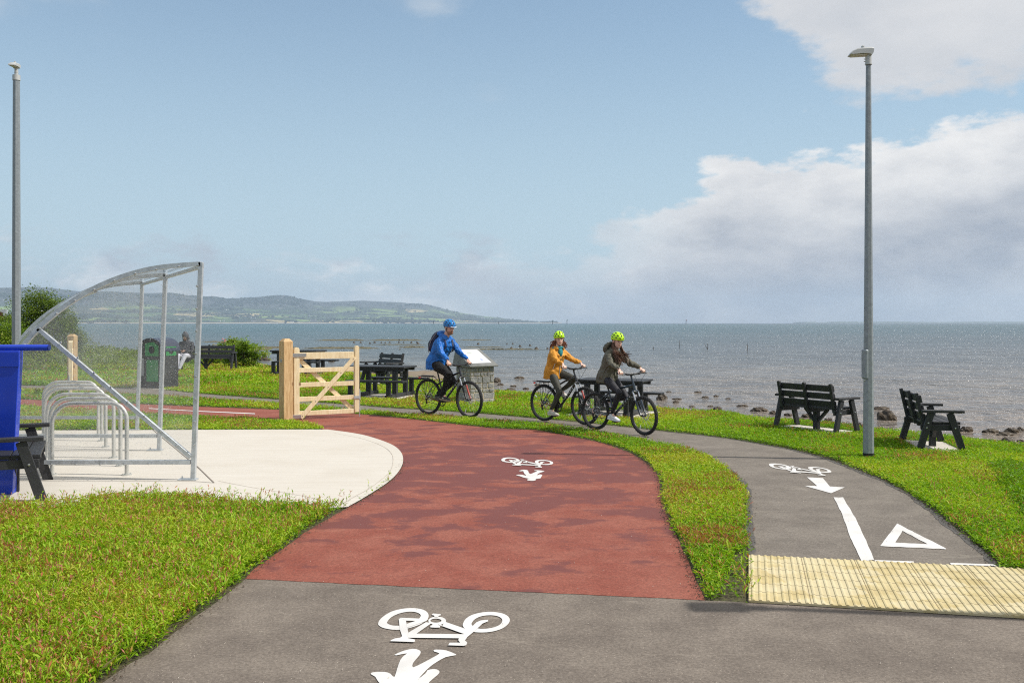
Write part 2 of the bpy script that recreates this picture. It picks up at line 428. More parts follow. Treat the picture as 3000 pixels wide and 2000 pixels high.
M['turf'] = m_leaf('turf_leaves', [(0, (.12, .23, .008)), (.25, (.195, .39, .010)), (.55, (.32, .52, .016)), (.78, (.50, .58, .05)), (.84, (.46, .34, .06)), (.90, (.48, .14, .06)), (1, (.58, .27, .20))], trans=.42)
M['leaf'] = m_leaf('shrub_leaves', [(0, (.045, .085, .012)), (.4, (.10, .17, .018)), (.8, (.20, .28, .030)), (1, (.34, .36, .07))])
M['leafb'] = m_leaf('bright_leaves', [(0, (.07, .14, .012)), (.4, (.15, .27, .018)), (.8, (.28, .38, .035)), (1, (.46, .44, .16))])
M['straw'] = m_leaf('dry_stems', [(0, (.55, .50, .26)), (1, (.74, .66, .42))], trans=.5)
M['bark'] = mat('bark', (.09, .065, .045), .9, var=.3, vscale=12, bump=.6)
M['weed'] = mat('seaweed_rock', (.020, .014, .008), .6, var=.4, vscale=6, bump=1.0, bscale=16, col2=(.075, .048, .020))
def m_glass(name, haze, drops):
    t = NT(name)
    tr = t.N.new('ShaderNodeBsdfTransparent'); tr.inputs[0].default_value = (.96, .965, .965, 1)
    df = t.N.new('ShaderNodeBsdfDiffuse'); df.inputs[0].default_value = (.80, .81, .80, 1)
    tl = t.N.new('ShaderNodeBsdfTranslucent'); tl.inputs[0].default_value = (.80, .81, .80, 1)
    gl = t.N.new('ShaderNodeBsdfGlossy'); gl.inputs['Roughness'].default_value = .04; gl.inputs[0].default_value = (.9, .95, 1, 1)
    ad = t.N.new('ShaderNodeMixShader'); ad.inputs[0].default_value = .5; t.L.new(df.outputs[0], ad.inputs[1]); t.L.new(tl.outputs[0], ad.inputs[2])
    d = t.voro(44.0); dm = t.rng(d, .16, .27, 1, 0); dm = t.math('MULTIPLY', dm, t.rng(t.noise(5, 4, .6), .30, .55))
    hz = t.math('ADD', t.math('MULTIPLY', t.rng(t.noise(1.6, 4, .6), .3, .7), haze), haze*.5)
    f = t.math('MAXIMUM', hz, t.math('MULTIPLY', dm, drops))
    m1 = t.N.new('ShaderNodeMixShader'); t.L.new(f, m1.inputs[0]); t.L.new(tr.outputs[0], m1.inputs[1]); t.L.new(ad.outputs[0], m1.inputs[2])
    lw = t.N.new('ShaderNodeLayerWeight'); lw.inputs[0].default_value = .25
    m2 = t.N.new('ShaderNodeMixShader'); t.L.new(t.math('MULTIPLY', lw.outputs['Fresnel'], .6), m2.inputs[0]); t.L.new(m1.outputs[0], m2.inputs[1]); t.L.new(gl.outputs[0], m2.inputs[2])
    t.L.new(m2.outputs[0], t.N['Material Output'].inputs[0]); return t.m
M['glass'] = m_glass('rain_spotted_clear_sheet', .13, .75)
M['glassr'] = m_glass('roof_clear_sheet', .20, .45)
# ------------------------------------------------------------------ large structure: land, paths, sea, hills
rng = np.random.default_rng(7); random.seed(7)
WZ = -0.9
def catmull(P, k=5, closed=False):
    out = []; n = len(P)
    for i in range(n if closed else n-1):
        p = [P[(i+j) % n] if closed else P[max(0, min(n-1, i+j))] for j in (-1, 0, 1, 2)]
        for s in range(k):
            t = s/k
            out.append(tuple(.5*((2*p[1][a])+(-p[0][a]+p[2][a])*t+(2*p[0][a]-5*p[1][a]+4*p[2][a]-p[3][a])*t*t+(-p[0][a]+3*p[1][a]-3*p[2][a]+p[3][a])*t**3) for a in (0, 1)))
    if not closed: out.append(tuple(P[-1]))
    return out
def gp(pts, k=0):      # photo points -> plan points
    P = [G(*p)[:2] for p in pts]
    return catmull(P, k) if k else P
def sheet(name, poly, z, m, kind='structure', parent=None, jag=0.0):
    if jag:
        q = []
        for i in range(len(poly)):
            a = Vector(poly[i]); b = Vector(poly[(i+1) % len(poly)]); L_ = (b-a).length
            if L_ > 12 or L_ < .12: q.append(tuple(a)); continue
            k = max(1, int(L_/.09))
            for j in range(k):
                p = a.lerp(b, j/k); q.append((p.x+random.uniform(-jag, jag), p.y+random.uniform(-jag, jag)))
        poly = q
    mb = MB(); mb.add([(x, y, z) for x, y in poly], [tuple(range(len(poly)))])
    me_o = mb.build(name, m, parent)
    if me_o.data.polygons[0].normal.z < 0: me_o.data.flip_normals()
    if kind: me_o['kind'] = kind
    return me_o

shore_px = [(3000, 1306), (2812, 1284), (2560, 1259), (2458, 1243), (2200, 1225), (2138, 1210), (1968, 1201), (1913, 1196), (1700, 1172), (1555, 1154), (1456, 1148), (1330, 1128), (1200, 1110), (1100, 1102), (978, 1092), (800, 1076), (700, 1064), (500, 1042), (300, 1030), (0, 1010)]
shore = [(60, 2), (24, 6), (14, 10.5)]+[G(*p)[:2] for p in shore_px]+[(-90, 60), (-400, 110), (-3000, 400)]
shore = catmull(shore[:2], 1)+catmull(shore[2:-3], 4)+shore[-3:]
def build_ground():
    mb = MB(); n = len(shore)
    def off(i, d):
        a = Vector(shore[max(0, i-1)]); b = Vector(shore[min(n-1, i+1)]); t = (b-a).normalized(); nn = Vector((t.y, -t.x))
        return Vector(shore[i])+nn*(-d if False else d)
    # outward = towards the sea (right side of travel from right to left is +Y side)
    ring = []
    for k, (d, z) in enumerate(((0, 0), (.35, -.10), (1.1, -.5), (2.6, -1.05), (6, -1.6))):
        ring.append([(off(i, d).x, off(i, d).y, z) for i in range(n)])
    land = [(x, y, 0) for x, y in shore]+[(-3000, -300, 0), (3000, -300, 0), (3000, 2, 0)]
    vs = land[:]; fs = [tuple(range(len(land)))]
    base = len(vs)
    for r in ring[1:]: vs += r
    for k in range(4):
        for i in range(n-1):
            a = (i if k == 0 else base+(k-1)*n+i); b = (i+1 if k == 0 else base+(k-1)*n+i+1)
            fs.append((a, b, base+k*n+i+1, base+k*n+i))
    # sea bed to the horizon
    l = len(vs); last = base+3*n
    vs += [(-60000, 400, -1.6), (-60000, 12000, -1.6), (60000, 12000, -1.6), (60000, 2, -1.6)]
    fs.append(tuple(last+i for i in range(n))+(l, l+1, l+2, l+3))
    mb.add(vs, fs)
    o = mb.build('ground', M['soil'], fixn=True); o['kind'] = 'structure'
    return o
ground = build_ground()
# make sure bank faces towards +Y (sea side)
wmb = MB(); wmb.add([(-60000, -50, WZ), (60000, -50, WZ), (60000, 11500, WZ), (-60000, 11500, WZ)], [(0, 1, 2, 3)])
water = wmb.build('water', M['water']); water['kind'] = 'structure'

z6 = zoomer(2.091, 1300, 1250); z7 = zoomer(2.352, 2000, 1250); z3 = zoomer(2.94, 1150, 880); z2 = zoomer(3.136, 500, 850); z5 = zoomer(1.96, 500, 1200); z8 = zoomer(2.613, 0, 1400)
# red cycle path
red_right = [z6(1600, 1065), z6(1530, 900), z6(1440, 700), z6(1360, 520), z6(1330, 400), z6(1315, 310), z6(1260, 240), z6(1150, 165), z6(950, 95), z6(700, 45), z6(560, 22), (1439, 1254), (1286, 1237), (1150, 1222), (1051, 1213.5), (876, 1204), (806, 1200), (583, 1191.5), (500, 1188), (413, 1184), (250, 1177), (60, 1170), (-200, 1160)]
red_left = [(-300, 1172), (0, 1190), (250, 1203), (420, 1213), (579, 1221.5), (700, 1227), (809, 1233), (880, 1240), (930, 1252), (959, 1262), (1076, 1281), (1143, 1304), (1173, 1327), (1181, 1354), (1168, 1384), (1138, 1415), (1092, 1446), (1051, 1471), (1020, 1487), z8(2352, 410), z8(2150, 560), z8(1950, 700), (718, 1697)]
red_poly = gp([red_right[0]])+gp(red_right, 3)[1:]+gp(red_left, 3)
redp = sheet('cycle_path', red_poly, .0065, M['redpath'], jag=.006)
far_red = sheet('cycle_path', gp([(-200, 1110), (60, 1110), (150, 1112), (260, 1116), (150, 1121), (60, 1120), (-200, 1118)], 3), .010, M['redpath'])
# grey footpath by the sea
fl = [z7(455, 1215), z7(455, 900), z7(440, 700), z7(443, 560), z7(435, 460), z7(400, 390), z7(340, 330), z7(250, 260), z7(130, 200), (2008, 1318), (1921, 1299), (1830, 1282), (1694, 1260), (1592, 1247), (1456, 1235.4), (1320, 1223.5), (1150, 1211.6), (1055, 1204), (806, 1184), (583, 1170.5), (400, 1159), (200, 1148), (0, 1140), (-200, 1132)]
fr = [(-200, 1122), (0, 1128), (200, 1132), (352, 1136), (481, 1142.4), (583, 1153), (809, 1170.5), (1055, 1188), (1150, 1196), (1252, 1201.4), (1422, 1213), (1558, 1225), (1694, 1237), (1830, 1250.7), (1950, 1264), z7(0, 45), z7(300, 80), z7(600, 130), z7(800, 170), z7(1020, 230), z7(1200, 300), z7(1400, 380), z7(1550, 460), z7(1700, 560), z7(1850, 680), z7(2000, 800), z7(2170, 940), z7(2352, 1120), (3500, 1834)]
tar_l = gp(fl[1:17], 3); tar_r = gp(fr[14:], 3)
foot_poly = gp(fl[:1])+gp(fl[1:], 3)+gp(fr, 3)
footp = sheet('footpath', foot_poly, .006, M['footpath'], jag=.008)
# foreground asphalt
M['tar'] = mat('tar_edge', (.085, .078, .072), .75, var=.25, vscale=30, bump=.4)
def tar(P, side):
    poly = []; r = random.Random(3); inner = []
    for i, p in enumerate(P):
        a_ = Vector(P[max(0, i-1)]); b_ = Vector(P[min(len(P)-1, i+1)]); t = (b_-a_).normalized(); n_ = Vector((-t.y, t.x))*side
        w = .035+.03*abs(math.sin(i*.9))+r.uniform(-.012, .02); inner.append(tuple(Vector(p)+n_*w))
    return P+inner[::-1]
sheet('tar_edge', tar(tar_l, -1), .0085, M['tar'], jag=.012); sheet('tar_edge', tar(tar_r, -1), .0085, M['tar'], jag=.012)
a0 = G(*z7(455, 1215)); 
left_edge = gp([(718, 1696), z8(1800, 840), z8(1650, 960), z8(1500, 1060), z8(1300, 1210), z8(1150, 1340), z8(1000, 1420), z8(800, 1560)], 3)
asph_poly = gp([(718, 1696), (2065, 1759), (2193, 1766), (2638, 1792), (3000, 1809), (3600, 1838)])+[(12, 4.5), (12, -12), (-14, -12), (-14, -2), (-4.5, 1.0), (-2.7, 2.4), (-2.28, 3.6)]+left_edge[::-1][:-1]
asph = sheet('asphalt_road', asph_poly, .004, M['asphalt'], jag=.008)
# concrete apron
pad_front = [(-900, 1530), (-400, 1505), (0, 1492), (150, 1490), (240, 1484), (300, 1470), (420, 1466), (520, 1466), (620, 1484), (840, 1488), (930, 1496), (1020, 1488)]
pad_curve = [(1020, 1487), (1051, 1470), (1092, 1445), (1138, 1414), (1168, 1383.7), (1181, 1353), (1173.5, 1325), (1143, 1302), (1076.5, 1279), (1020, 1268), (959, 1260)]
pad_back = [(959, 1260), (800, 1260), (581, 1261), (300, 1262), (-600, 1264)]
pad_poly = gp(pad_front)+gp(pad_curve, 4)[1:]+gp(pad_back)[1:]
pad = sheet('concrete_apron', pad_poly, .016, M['concrete'])
def ribbon(name, pts, w, z, m, parent=None, kind='structure'):
    P = [Vector(p[:2]) for p in pts]; vs = []; fs = []
    for i, p in enumerate(P):
        t = (P[min(i+1, len(P)-1)]-P[max(i-1, 0)]).normalized(); nn = Vector((-t.y, t.x))*w/2
        vs += [(*(p+nn), z), (*(p-nn), z)]
    for i in range(len(P)-1): fs.append((2*i, 2*i+1, 2*i+3, 2*i+2))
    o = MB().add(vs, fs).build(name, m, parent)
    if o.data.polygons[0].normal.z < 0: o.data.flip_normals()
    if kind: o['kind'] = kind
    return o
M['joint'] = mat('dark_joint', (.20, .17, .14), .9, var=.3, vscale=4)
M['jointp'] = mat('pale_joint', (.50, .45, .38), .9, var=.25, vscale=3)
jt = gp([(400, 1235+26), (449, 1262), (581, 1373), (627, 1418), (560, 1413), (0, 1414), (-500, 1416)])
ribbon('slab_joint', jt[1:4], .016, .0205, M['joint']); ribbon('slab_joint', jt[3:], .012, .0205, M['joint'])
ribbon('slab_joint', gp([(640, 1412), (720, 1428), (900, 1459), (980, 1482)], 3), .008, .0205, M['jointp'])
inner = gp([(1000, 1482), (1040, 1458), (1080, 1436), (1120, 1406), (1143, 1384), (1152, 1354), (1146, 1330), (1118, 1308), (1060, 1287), (980, 1271)], 4)
ribbon('slab_joint', inner, .007, .0205, M['jointp'])
ribbon('slab_joint', gp([(-300, 1352), (180, 1351), (330, 1341), (345, 1341)]), .01, .0205, M['joint'])
ribbon('slab_joint', gp([(-300, 1325), (470, 1324)]), .01, .0205, M['joint'])

# tactile paving with real bars
def build_tactile():
    A = Vector(G(*z7(455, 900))[:2]); B = Vector(G(*z7(455, 1215))[:2])
    v = (B-A).normalized(); L_ = (B-A).length; u = Vector((-v.y, v.x))
    if u.x < 0: u = -u
    u = (u+Vector((.985, -.165))).normalized()
    Wd = 2.9; mb = MB(); z0 = .008; zt = .022
    def P(a, b, z): q = A+u*a+v*b; return (q.x, q.y, z)
    mb.add([P(0, 0, z0), P(Wd, 0, z0), P(Wd, L_, z0), P(0, L_, z0), P(0, 0, zt), P(Wd, 0, zt), P(Wd, L_, zt), P(0, L_, zt)], [(4, 5, 6, 7), (0, 1, 5, 4), (1, 2, 6, 5), (2, 3, 7, 6), (3, 0, 4, 7)])
    n = int(Wd/.0502); rows = 6
    for i in range(n):
        a = .028+i*.0502+(.004 if (i//8) % 2 else 0)
        for r in range(rows):
            b0 = L_*r/rows+(.004 if r else .001); b1 = L_*(r+1)/rows-.003; j = random.uniform(-.0015, .0015)
            sec = [(-.013, 0), (-.009, .0055), (0, .0075), (.009, .0055), (.013, 0)]
            vs = [P(a+s+j, b0, zt+h-.0004) for s, h in sec]+[P(a+s+j, b1, zt+h-.0004) for s, h in sec]
            mb.add(vs, [(k, k+1, k+6, k+5) for k in range(4)]+[(0, 1, 2, 3, 4), (9, 8, 7, 6, 5)])
    o = mb.build('tactile_paving', M['tactile'], fixn=True); o['kind'] = 'structure'
    # joints between blocks
    jb = MB()
    for r in range(1, rows):
        b = L_*r/rows; jb.add([P(0, b-.003, zt+.0006), P(Wd, b-.003, zt+.0006), P(Wd, b+.003, zt+.0006), P(0, b+.003, zt+.0006)], [(0, 1, 2, 3)])
    for i in range(1, n//8+1):
        a = .003+i*8*.0502; jb.add([P(a-.002, 0, zt+.001), P(a+.002, 0, zt+.001), P(a+.002, L_, zt+.001), P(a-.002, L_, zt+.001)], [(0, 1, 2, 3)])
    q = jb.build('tactile_joint', mat('sand_joint', (.20, .15, .08), .9), o)
    return A, u, v, L_, Wd
TA, TU, TV, TL, TW = build_tactile()

# road markings -----------------------------------------------------
zn = zoomer(4.523, 1020, 1740); zm = zoomer(10.69, 1440, 1320); zf = zoomer(2.94, 2200, 1050)
def crv(P, k=4): return catmull(P, k, True)
ring1o = crv([(397, 400), (440, 330), (560, 250), (700, 210), (850, 197), (980, 215), (1050, 255), (1066, 305), (1045, 350), (960, 410), (850, 452), (730, 480), (620, 487), (480, 465), (415, 435)])
ring1i = crv([(515, 385), (570, 320), (680, 268), (800, 245), (900, 252), (955, 280), (960, 308), (930, 345), (850, 392), (740, 425), (650, 433), (570, 425), (525, 405)])
ring2o = crv([(1520, 410), (1560, 340), (1650, 285), (1780, 255), (1900, 248), (2030, 265), (2115, 305), (2143, 360), (2110, 420), (2030, 475), (1900, 512), (1780, 522), (1660, 515), (1560, 480), (1525, 445)])
ring2i = crv([(1635, 400), (1680, 345), (1770, 305), (1880, 293), (1980, 305), (2040, 345), (2030, 400), (1960, 445), (1850, 470), (1760, 475), (1690, 460), (1645, 430)])
def ellp(cx, cy, rx, ry, n=20, a0=0): return [(cx+rx*math.cos(2*math.pi*i/n+a0), cy+ry*math.sin(2*math.pi*i/n+a0)) for i in range(n)]
cro, cri = ellp(1180, 368, 118, 56), ellp(1163, 366, 74, 27)
pieces = [
    [(670, 345), (700, 330), (765, 365), (800, 540), (800, 600), (720, 585), (685, 480)],
    [(690, 328), (1060, 345), (1030, 376), (765, 367)],
    [(900, 370), (1025, 376), (778, 463), (774, 412)],
    [(1030, 390), (1110, 398), (905, 543), (790, 602), (796, 530)],
    [(1112, 283), (1125, 275), (1228, 283), (1225, 300), (1200, 305), (1190, 325), (1150, 325), (1135, 300), (1113, 295)],
    [(1090, 440), (1115, 430), (1120, 415), (1190, 415), (1195, 430), (1220, 440), (1215, 462), (1160, 464), (1090, 460)],
    [(1250, 440), (1275, 388), (1300, 392), (1605, 499), (1538, 550), (1200, 428), (1200, 410)],
    [(880, 545), (1545, 553), (1500, 607), (785, 600)],
    [(1530, 555), (1600, 497), (1650, 445), (1700, 395), (1760, 370), (1850, 362), (1857, 380), (1780, 412), (1730, 460), (1665, 520), (1580, 590), (1545, 640), (1465, 612)],
    [(1465, 612), (1548, 640), (1578, 665), (1565, 700), (1530, 710), (1325, 702), (1345, 668), (1485, 668), (1460, 635)],
    [(720, 580), (800, 590), (790, 608), (880, 625), (888, 650), (870, 660), (565, 648), (562, 638), (620, 612), (690, 602)]]
walker_n = [(620, 815), (720, 770), (850, 738), (930, 752), (962, 780), (940, 830), (880, 900), (855, 940), (862, 985), (1000, 920), (1130, 850), (1210, 800), (1140, 775), (1140, 752), (1200, 750), (1300, 760), (1430, 812), (1400, 828), (1290, 850), (1180, 910), (1080, 980), (1000, 1060), (935, 1135), (1030, 1060), (1050, 1025), (1120, 1008), (1180, 1015), (1212, 1045), (1180, 1090), (1080, 1176), (1010, 1290), (960, 1370), (980, 1440), (860, 1490), (640, 1490), (560, 1430), (600, 1370), (520, 1290), (400, 1176), (360, 1110), (300, 1075), (330, 1050), (480, 1045), (560, 1070), (612, 1115), (650, 1000), (690, 890), (740, 830), (780, 800), (700, 812), (640, 825)]
walker_m = [(855, 655), (920, 632), (1000, 615), (1100, 625), (1145, 650), (1165, 710), (1225, 750), (1330, 705), (1430, 665), (1350, 645), (1345, 632), (1440, 632), (1560, 640), (1660, 668), (1600, 685), (1510, 715), (1450, 750), (1425, 790), (1500, 762), (1590, 778), (1550, 850), (1530, 885), (1385, 910), (1390, 935), (1340, 960), (1250, 965), (1150, 955), (1110, 935), (1150, 905), (1200, 900), (1000, 860), (880, 815), (770, 790), (840, 772), (960, 775), (1090, 805), (1040, 750), (1010, 710), (995, 660), (930, 662)]
def plan(fn, P): return [G(*fn(*p))[:2] for p in P]
def marking(name, rings, polys, z=.0175):
    mb = MB(); k = 0
    for o_, i_ in rings:
        # match inner to outer by resampling
        n = 48
        def rs(P):
            P = [Vector(p) for p in P]; d = [0]
            for j in range(len(P)): d.append(d[-1]+(P[(j+1) % len(P)]-P[j]).length)
            out = []
            for q in range(n):
                t = d[-1]*q/n; j = max(x for x in range(len(P)) if d[x] <= t); f = (t-d[j])/(d[j+1]-d[j]+1e-9); out.append(P[j].lerp(P[(j+1) % len(P)], f))
            return out
        O = rs(o_); I = rs(i_)
        best = min(range(n), key=lambda s_: sum((O[j]-I[(j+s_) % n]).length for j in range(0, n, 4)))
        I = [I[(j+best) % n] for j in range(n)]
        zz = z+k*.0004; k += 1
        mb.add([(p.x, p.y, zz) for p in O]+[(p.x, p.y, zz) for p in I], [(j, (j+1) % n, n+(j+1) % n, n+j) for j in range(n)])
    for P in polys:
        zz = z+k*.0004; k += 1
        mb.add([(p[0], p[1], zz) for p in P], [tuple(range(len(P)))])
    o = mb.build(name, M['paint'])
    for pl in o.data.polygons:
        if pl.normal.z < 0: pl.flip()
    o['kind'] = 'structure'; return o
rg = [(plan(zn, ring1o), plan(zn, ring1i)), (plan(zn, ring2o), plan(zn, ring2i)), (plan(zn, cro), plan(zn, cri))]
pcs = [plan(zn, p) for p in pieces]
marking('painted_cycle_symbol', rg, pcs, .0085)
marking('painted_walker_symbol', [], [plan(zn, crv(walker_n, 2))], .0085)
def affine(src, dst):
    A_ = np.array([[x, y, 1] for x, y in src]); B_ = np.array(dst); T = np.linalg.solve(A_, B_); return lambda P: [tuple(np.array([x, y, 1]) @ T) for x, y in P]
src = plan(zn, [(397, 400), (2143, 360), (1325, 702)])
T2 = affine(src, plan(zm, [(320, 335), (1925, 385), (1368, 545)]))
marking('painted_cycle_symbol', [(T2(a), T2(b)) for a, b in rg], [T2(p) for p in pcs], .0110)
marking('painted_walker_symbol', [], [plan(zm, crv(walker_m, 2))], .0110)
T3 = affine(src, plan(zf, [(180, 940), (676, 965), (578, 1012)]))
marking('painted_cycle_symbol', [(T3(a), T3(b)) for a, b in rg], [T3(p) for p in pcs], .0105)
marking('painted_arrow', [], [plan(zf, [(483, 1028), (620, 1035), (680, 1108), (808, 1115), (690, 1166), (463, 1102), (572, 1104)])], .0105)
def rough_edge(P, a=1.2):
    out = []
    for i in range(len(P)):
        p, q = P[i], P[(i+1) % len(P)]; d = math.hypot(q[0]-p[0], q[1]-p[1]); k = max(1, int(d/22))
        for j in range(k): out.append((p[0]+(q[0]-p[0])*j/k+random.uniform(-a, a)*(j > 0), p[1]+(q[1]-p[1])*j/k+random.uniform(-a, a)*(j > 0)))
    return out
marking('painted_line', [], [plan(z7, rough_edge([(1040, 490), (1105, 490), (1200, 652), (1265, 790), (1320, 924), (1232, 930), (1195, 850), (1148, 750), (1100, 610)], 3))], .0105)
marking('painted_line', [], [plan(z7, [(1322, 924), (1592, 934), (1592, 945), (1330, 938)])], .0105)
marking('painted_line', [], [plan(z7, [(1842, 944), (2140, 954), (2165, 966), (1848, 956)])], .0105)
marking('painted_triangle', [(plan(z7, rough_edge([(1478, 672), (1828, 850), (1360, 828)], 2)), plan(z7, rough_edge([(1515, 722), (1690, 816), (1465, 803)], 1.5)))], [], .0105)
marking('painted_line', [], [plan(z2, [(-200, 1086), (0, 1098), (250, 1111), (775, 1134), (775, 1141), (250, 1117), (0, 1103), (-200, 1092)])], .0110)

# shingle and weed on the shore
M['shingle'] = mat('shingle', (.13, .095, .06), .9, var=.3, vscale=3, bump=1.0, bscale=20, col2=(.27, .215, .15), detail=9)
M['trestle'] = mat('weedy_trestles', (.050, .042, .020), .7, var=.3, vscale=2.5, bump=.8, bscale=8, col2=(.15, .125, .05), detail=8)
def flat_mound(name, P, z, h, m, seed=0, kind=None):
    r = random.Random(seed); cx = sum(p[0] for p in P)/len(P); cy = sum(p[1] for p in P)/len(P); mb = MB(); n = len(P); rings = [(1.0, -.1), (.93, .35), (.8, .7), (.55, 1.0), (.25, .9)]
    vs = []
    for s, k in rings:
        for p in P: vs.append((cx+(p[0]-cx)*s*r.uniform(.97, 1.03), cy+(p[1]-cy)*s*r.uniform(.97, 1.03), z+h*k*r.uniform(.6, 1.2)))
    vs.append((cx, cy, z+h)); fs = []
    for a in range(len(rings)-1):
        for i in range(n): j = (i+1) % n; fs.append((a*n+i, a*n+j, (a+1)*n+j, (a+1)*n+i))
    for i in range(n): fs.append(((len(rings)-1)*n+i, (len(rings)-1)*n+(i+1) % n, len(vs)-1))
    mb.add(vs, fs); o = mb.build(name, m, smooth=True, fixn=True)
    if kind: o['kind'] = kind
    return o
def gw(pts, k=0):
    P = [G(x, y, WZ)[:2] for x, y in pts]; return catmull(P, k, True) if k else P
flat_mound('beach', gw([(1100, 1088), (1185, 1086), (1260, 1085), (1310, 1088), (1335, 1100), (1330, 1125), (1290, 1160), (1190, 1160), (1090, 1150), (1060, 1120), (1060, 1100)], 4), WZ-.02, .10, M['shingle'], 3, 'structure')
flat_mound('beach', gw([(560, 1021), (640, 1015), (700, 1013), (760, 1014), (805, 1021), (770, 1027), (700, 1030), (600, 1036), (540, 1036)], 4), WZ-.02, .12, M['trestle'], 4, 'structure')

# far hills -----------------------------------------------------------
sky_px = [(-900, 842), (-500, 850), (-200, 842), (0, 848), (106, 844.6), (149, 847), (234, 857), (330, 858), (439, 864), (500, 862), (550, 869), (590, 872), (625, 871), (667, 878), (704, 876.5), (760, 872), (812, 867), (840, 868), (877, 877), (924, 885.5), (961, 886), (1018, 883.5), (1064, 883), (1111, 886), (1167, 888), (1228, 892), (1251, 894), (1298, 905.5), (1345, 917), (1415, 926.5), (1462, 931), (1532, 939), (1578, 941.5), (1621, 940.5), (1650, 948.5)]
def build_hills():
    sx = np.array([p[0] for p in sky_px], float); se = np.maximum(HY-np.array([p[1] for p in sky_px]), -1)
    nu, nv = 420, 90
    ux = np.linspace(-900, 1655, nu); e = np.interp(ux, sx, se)
    rs = np.random.default_rng(3)
    def fbm(x, y, s, octs=5, amp=.55):
        out = 0; a = 1
        for o in range(octs):
            g = rs.random((64, 64)); X = (x/s*(2**o)) % 64; Y_ = (y/s*(2**o)) % 64; i = X.astype(int); j = Y_.astype(int); fx = X-i; fy = Y_-j
            fx = fx*fx*(3-2*fx); fy = fy*fy*(3-2*fy)
            v = g[i % 64, j % 64]*(1-fx)*(1-fy)+g[(i+1) % 64, j % 64]*fx*(1-fy)+g[i % 64, (j+1) % 64]*(1-fx)*fy+g[(i+1) % 64, (j+1) % 64]*fx*fy
            out = out+a*(v-.5); a *= amp
        return out
    U, V = np.meshgrid(ux, np.linspace(0, 1.25, nv), indexing='ij'); E = e[:, None]
    near = 5200+np.clip(U, 0, 1700)/1700*3600; far = near+3300
    D = near+(far-near)*V; X = (U-1500)/F*D
    t = np.clip(V, 0, 1); prof = .0+.30*np.clip(t/.42, 0, 1)**.8+.70*(np.clip((t-.38)/.62, 0, 1)**1.5*(3-2*np.clip((t-.38)/.62, 0, 1)**1.0)/1.0)
    prof = np.clip(prof, 0, 1); prof = np.where(V > 1, 1-(V-1)*2.2, prof)
    ridge = E/F*far
    Z = H+ridge*prof+fbm(X, D, 900)*34*np.sin(np.clip(V, 0, 1)*math.pi)*np.clip(E/60, 0, 1)
    Z[:, 0] = -3
    Z = np.where(E > 0, Z, -3)
    vs = np.stack([X, D, Z], -1).reshape(-1, 3); mb = MB()
    mb.v = [tuple(v) for v in vs]; mb.f = [(i*nv+j, (i+1)*nv+j, (i+1)*nv+j+1, i*nv+j+1) for i in range(nu-1) for j in range(nv-1)]
    t_ = NT('hill_fields')
    c = t_.N.new('ShaderNodeTexVoronoi'); c.inputs['Scale'].default_value = 1/330.; t_.L.new(t_.map((1, .55, .1), (0, 0, .5)), c.inputs['Vector'])
    sepc = t_.N.new('ShaderNodeSeparateColor'); t_.L.new(c.outputs['Color'], sepc.inputs[0])
    fields = t_.ramp(sepc.outputs[0], [(0, (.08, .14, .035)), (.22, (.17, .24, .06)), (.42, (.05, .085, .03)), (.60, (.46, .38, .19)), (.72, (.21, .30, .07)), (.85, (.035, .06, .025)), (1, (.07, .085, .045))], True)
    sep = t_.N.new('ShaderNodeSeparateXYZ'); t_.L.new(t_.obj, sep.inputs[0])
    woods = t_.rng(t_.noise(1/260., 7, .72), .46, .52)
    fields = t_.mix(t_.math('MULTIPLY', woods, .9), fields, (.014, .026, .014))
    heath = t_.mix(t_.rng(t_.noise(1/250., 6, .6), .35, .65), (.036, .044, .046), (.060, .068, .058))
    hh = t_.math('ADD', sep.outputs[2], t_.math('MULTIPLY', t_.noise(1/400., 5, .6), 120))
    col = t_.mix(t_.rng(hh, 170, 235), fields, heath)
    col = t_.mix(t_.rng(sep.outputs[2], 3, 8), (.36, .32, .25), col)
    o = mb.build('hills', t_.fin(col, .95), smooth=False, fixn=False); o['kind'] = 'structure'
    for p in o.data.polygons: p.use_smooth = True
    if o.data.polygons[100].normal.z < 0: o.data.flip_normals()
    def hz(px, v):
        i = int(np.clip((px+900)/(2555)*(nu-1), 0, nu-1)); j = int(v/1.25*(nv-1)); return (X[i, j], D[i, j], Z[i, j])
    def at(px, py):   # visible ground under a photo pixel
        i = int(np.clip((px+900)/(2555)*(nu-1), 0, nu-1)); yy = HY-(Z[i]-H)/D[i]*F; js = [j for j in range(1, nv) if yy[j] <= py]
        j = js[0] if js else nv-15; return Vector((X[i, j], D[i, j], Z[i, j]))
    # tree belts
    ico = bmesh.new(); bmesh.ops.create_icosphere(ico, subdivisions=1, radius=1.0); iv = np.array([v.co[:] for v in ico.verts]); iff = np.array([[v.index for v in f.verts] for f in ico.faces]); ico.free()
    n = 26000; pi = rs.integers(0, nu, n); pj = (rs.random(n)**1.3*nv*.62).astype(int)+1
    px_, py_, pz_ = X[pi, pj], D[pi, pj], Z[pi, pj]
    jx = rs.normal(0, 22, n); jy = rs.normal(0, 22, n)
    belt = np.abs(fbm(px_, py_, 420, 4)); wood = fbm(px_+900, py_, 700, 4)
    keep = ((belt < .035) | (wood > .21)) & (pz_ > 4) & (e[pi] > 5)
    px_, py_, pz_ = (px_+jx)[keep], (py_+jy)[keep], pz_[keep]; k = len(px_)
    sz = rs.uniform(5, 11, k)
    V_ = iv[None]*sz[:, None, None]*rs.uniform(.75, 1.25, (k, len(iv), 1))*np.array([1.4, 1.4, 1.0])+np.stack([px_, py_, pz_+2], -1)[:, None]
    F_ = (iff[None]+(np.arange(k)*len(iv))[:, None, None]).reshape(-1, 3)
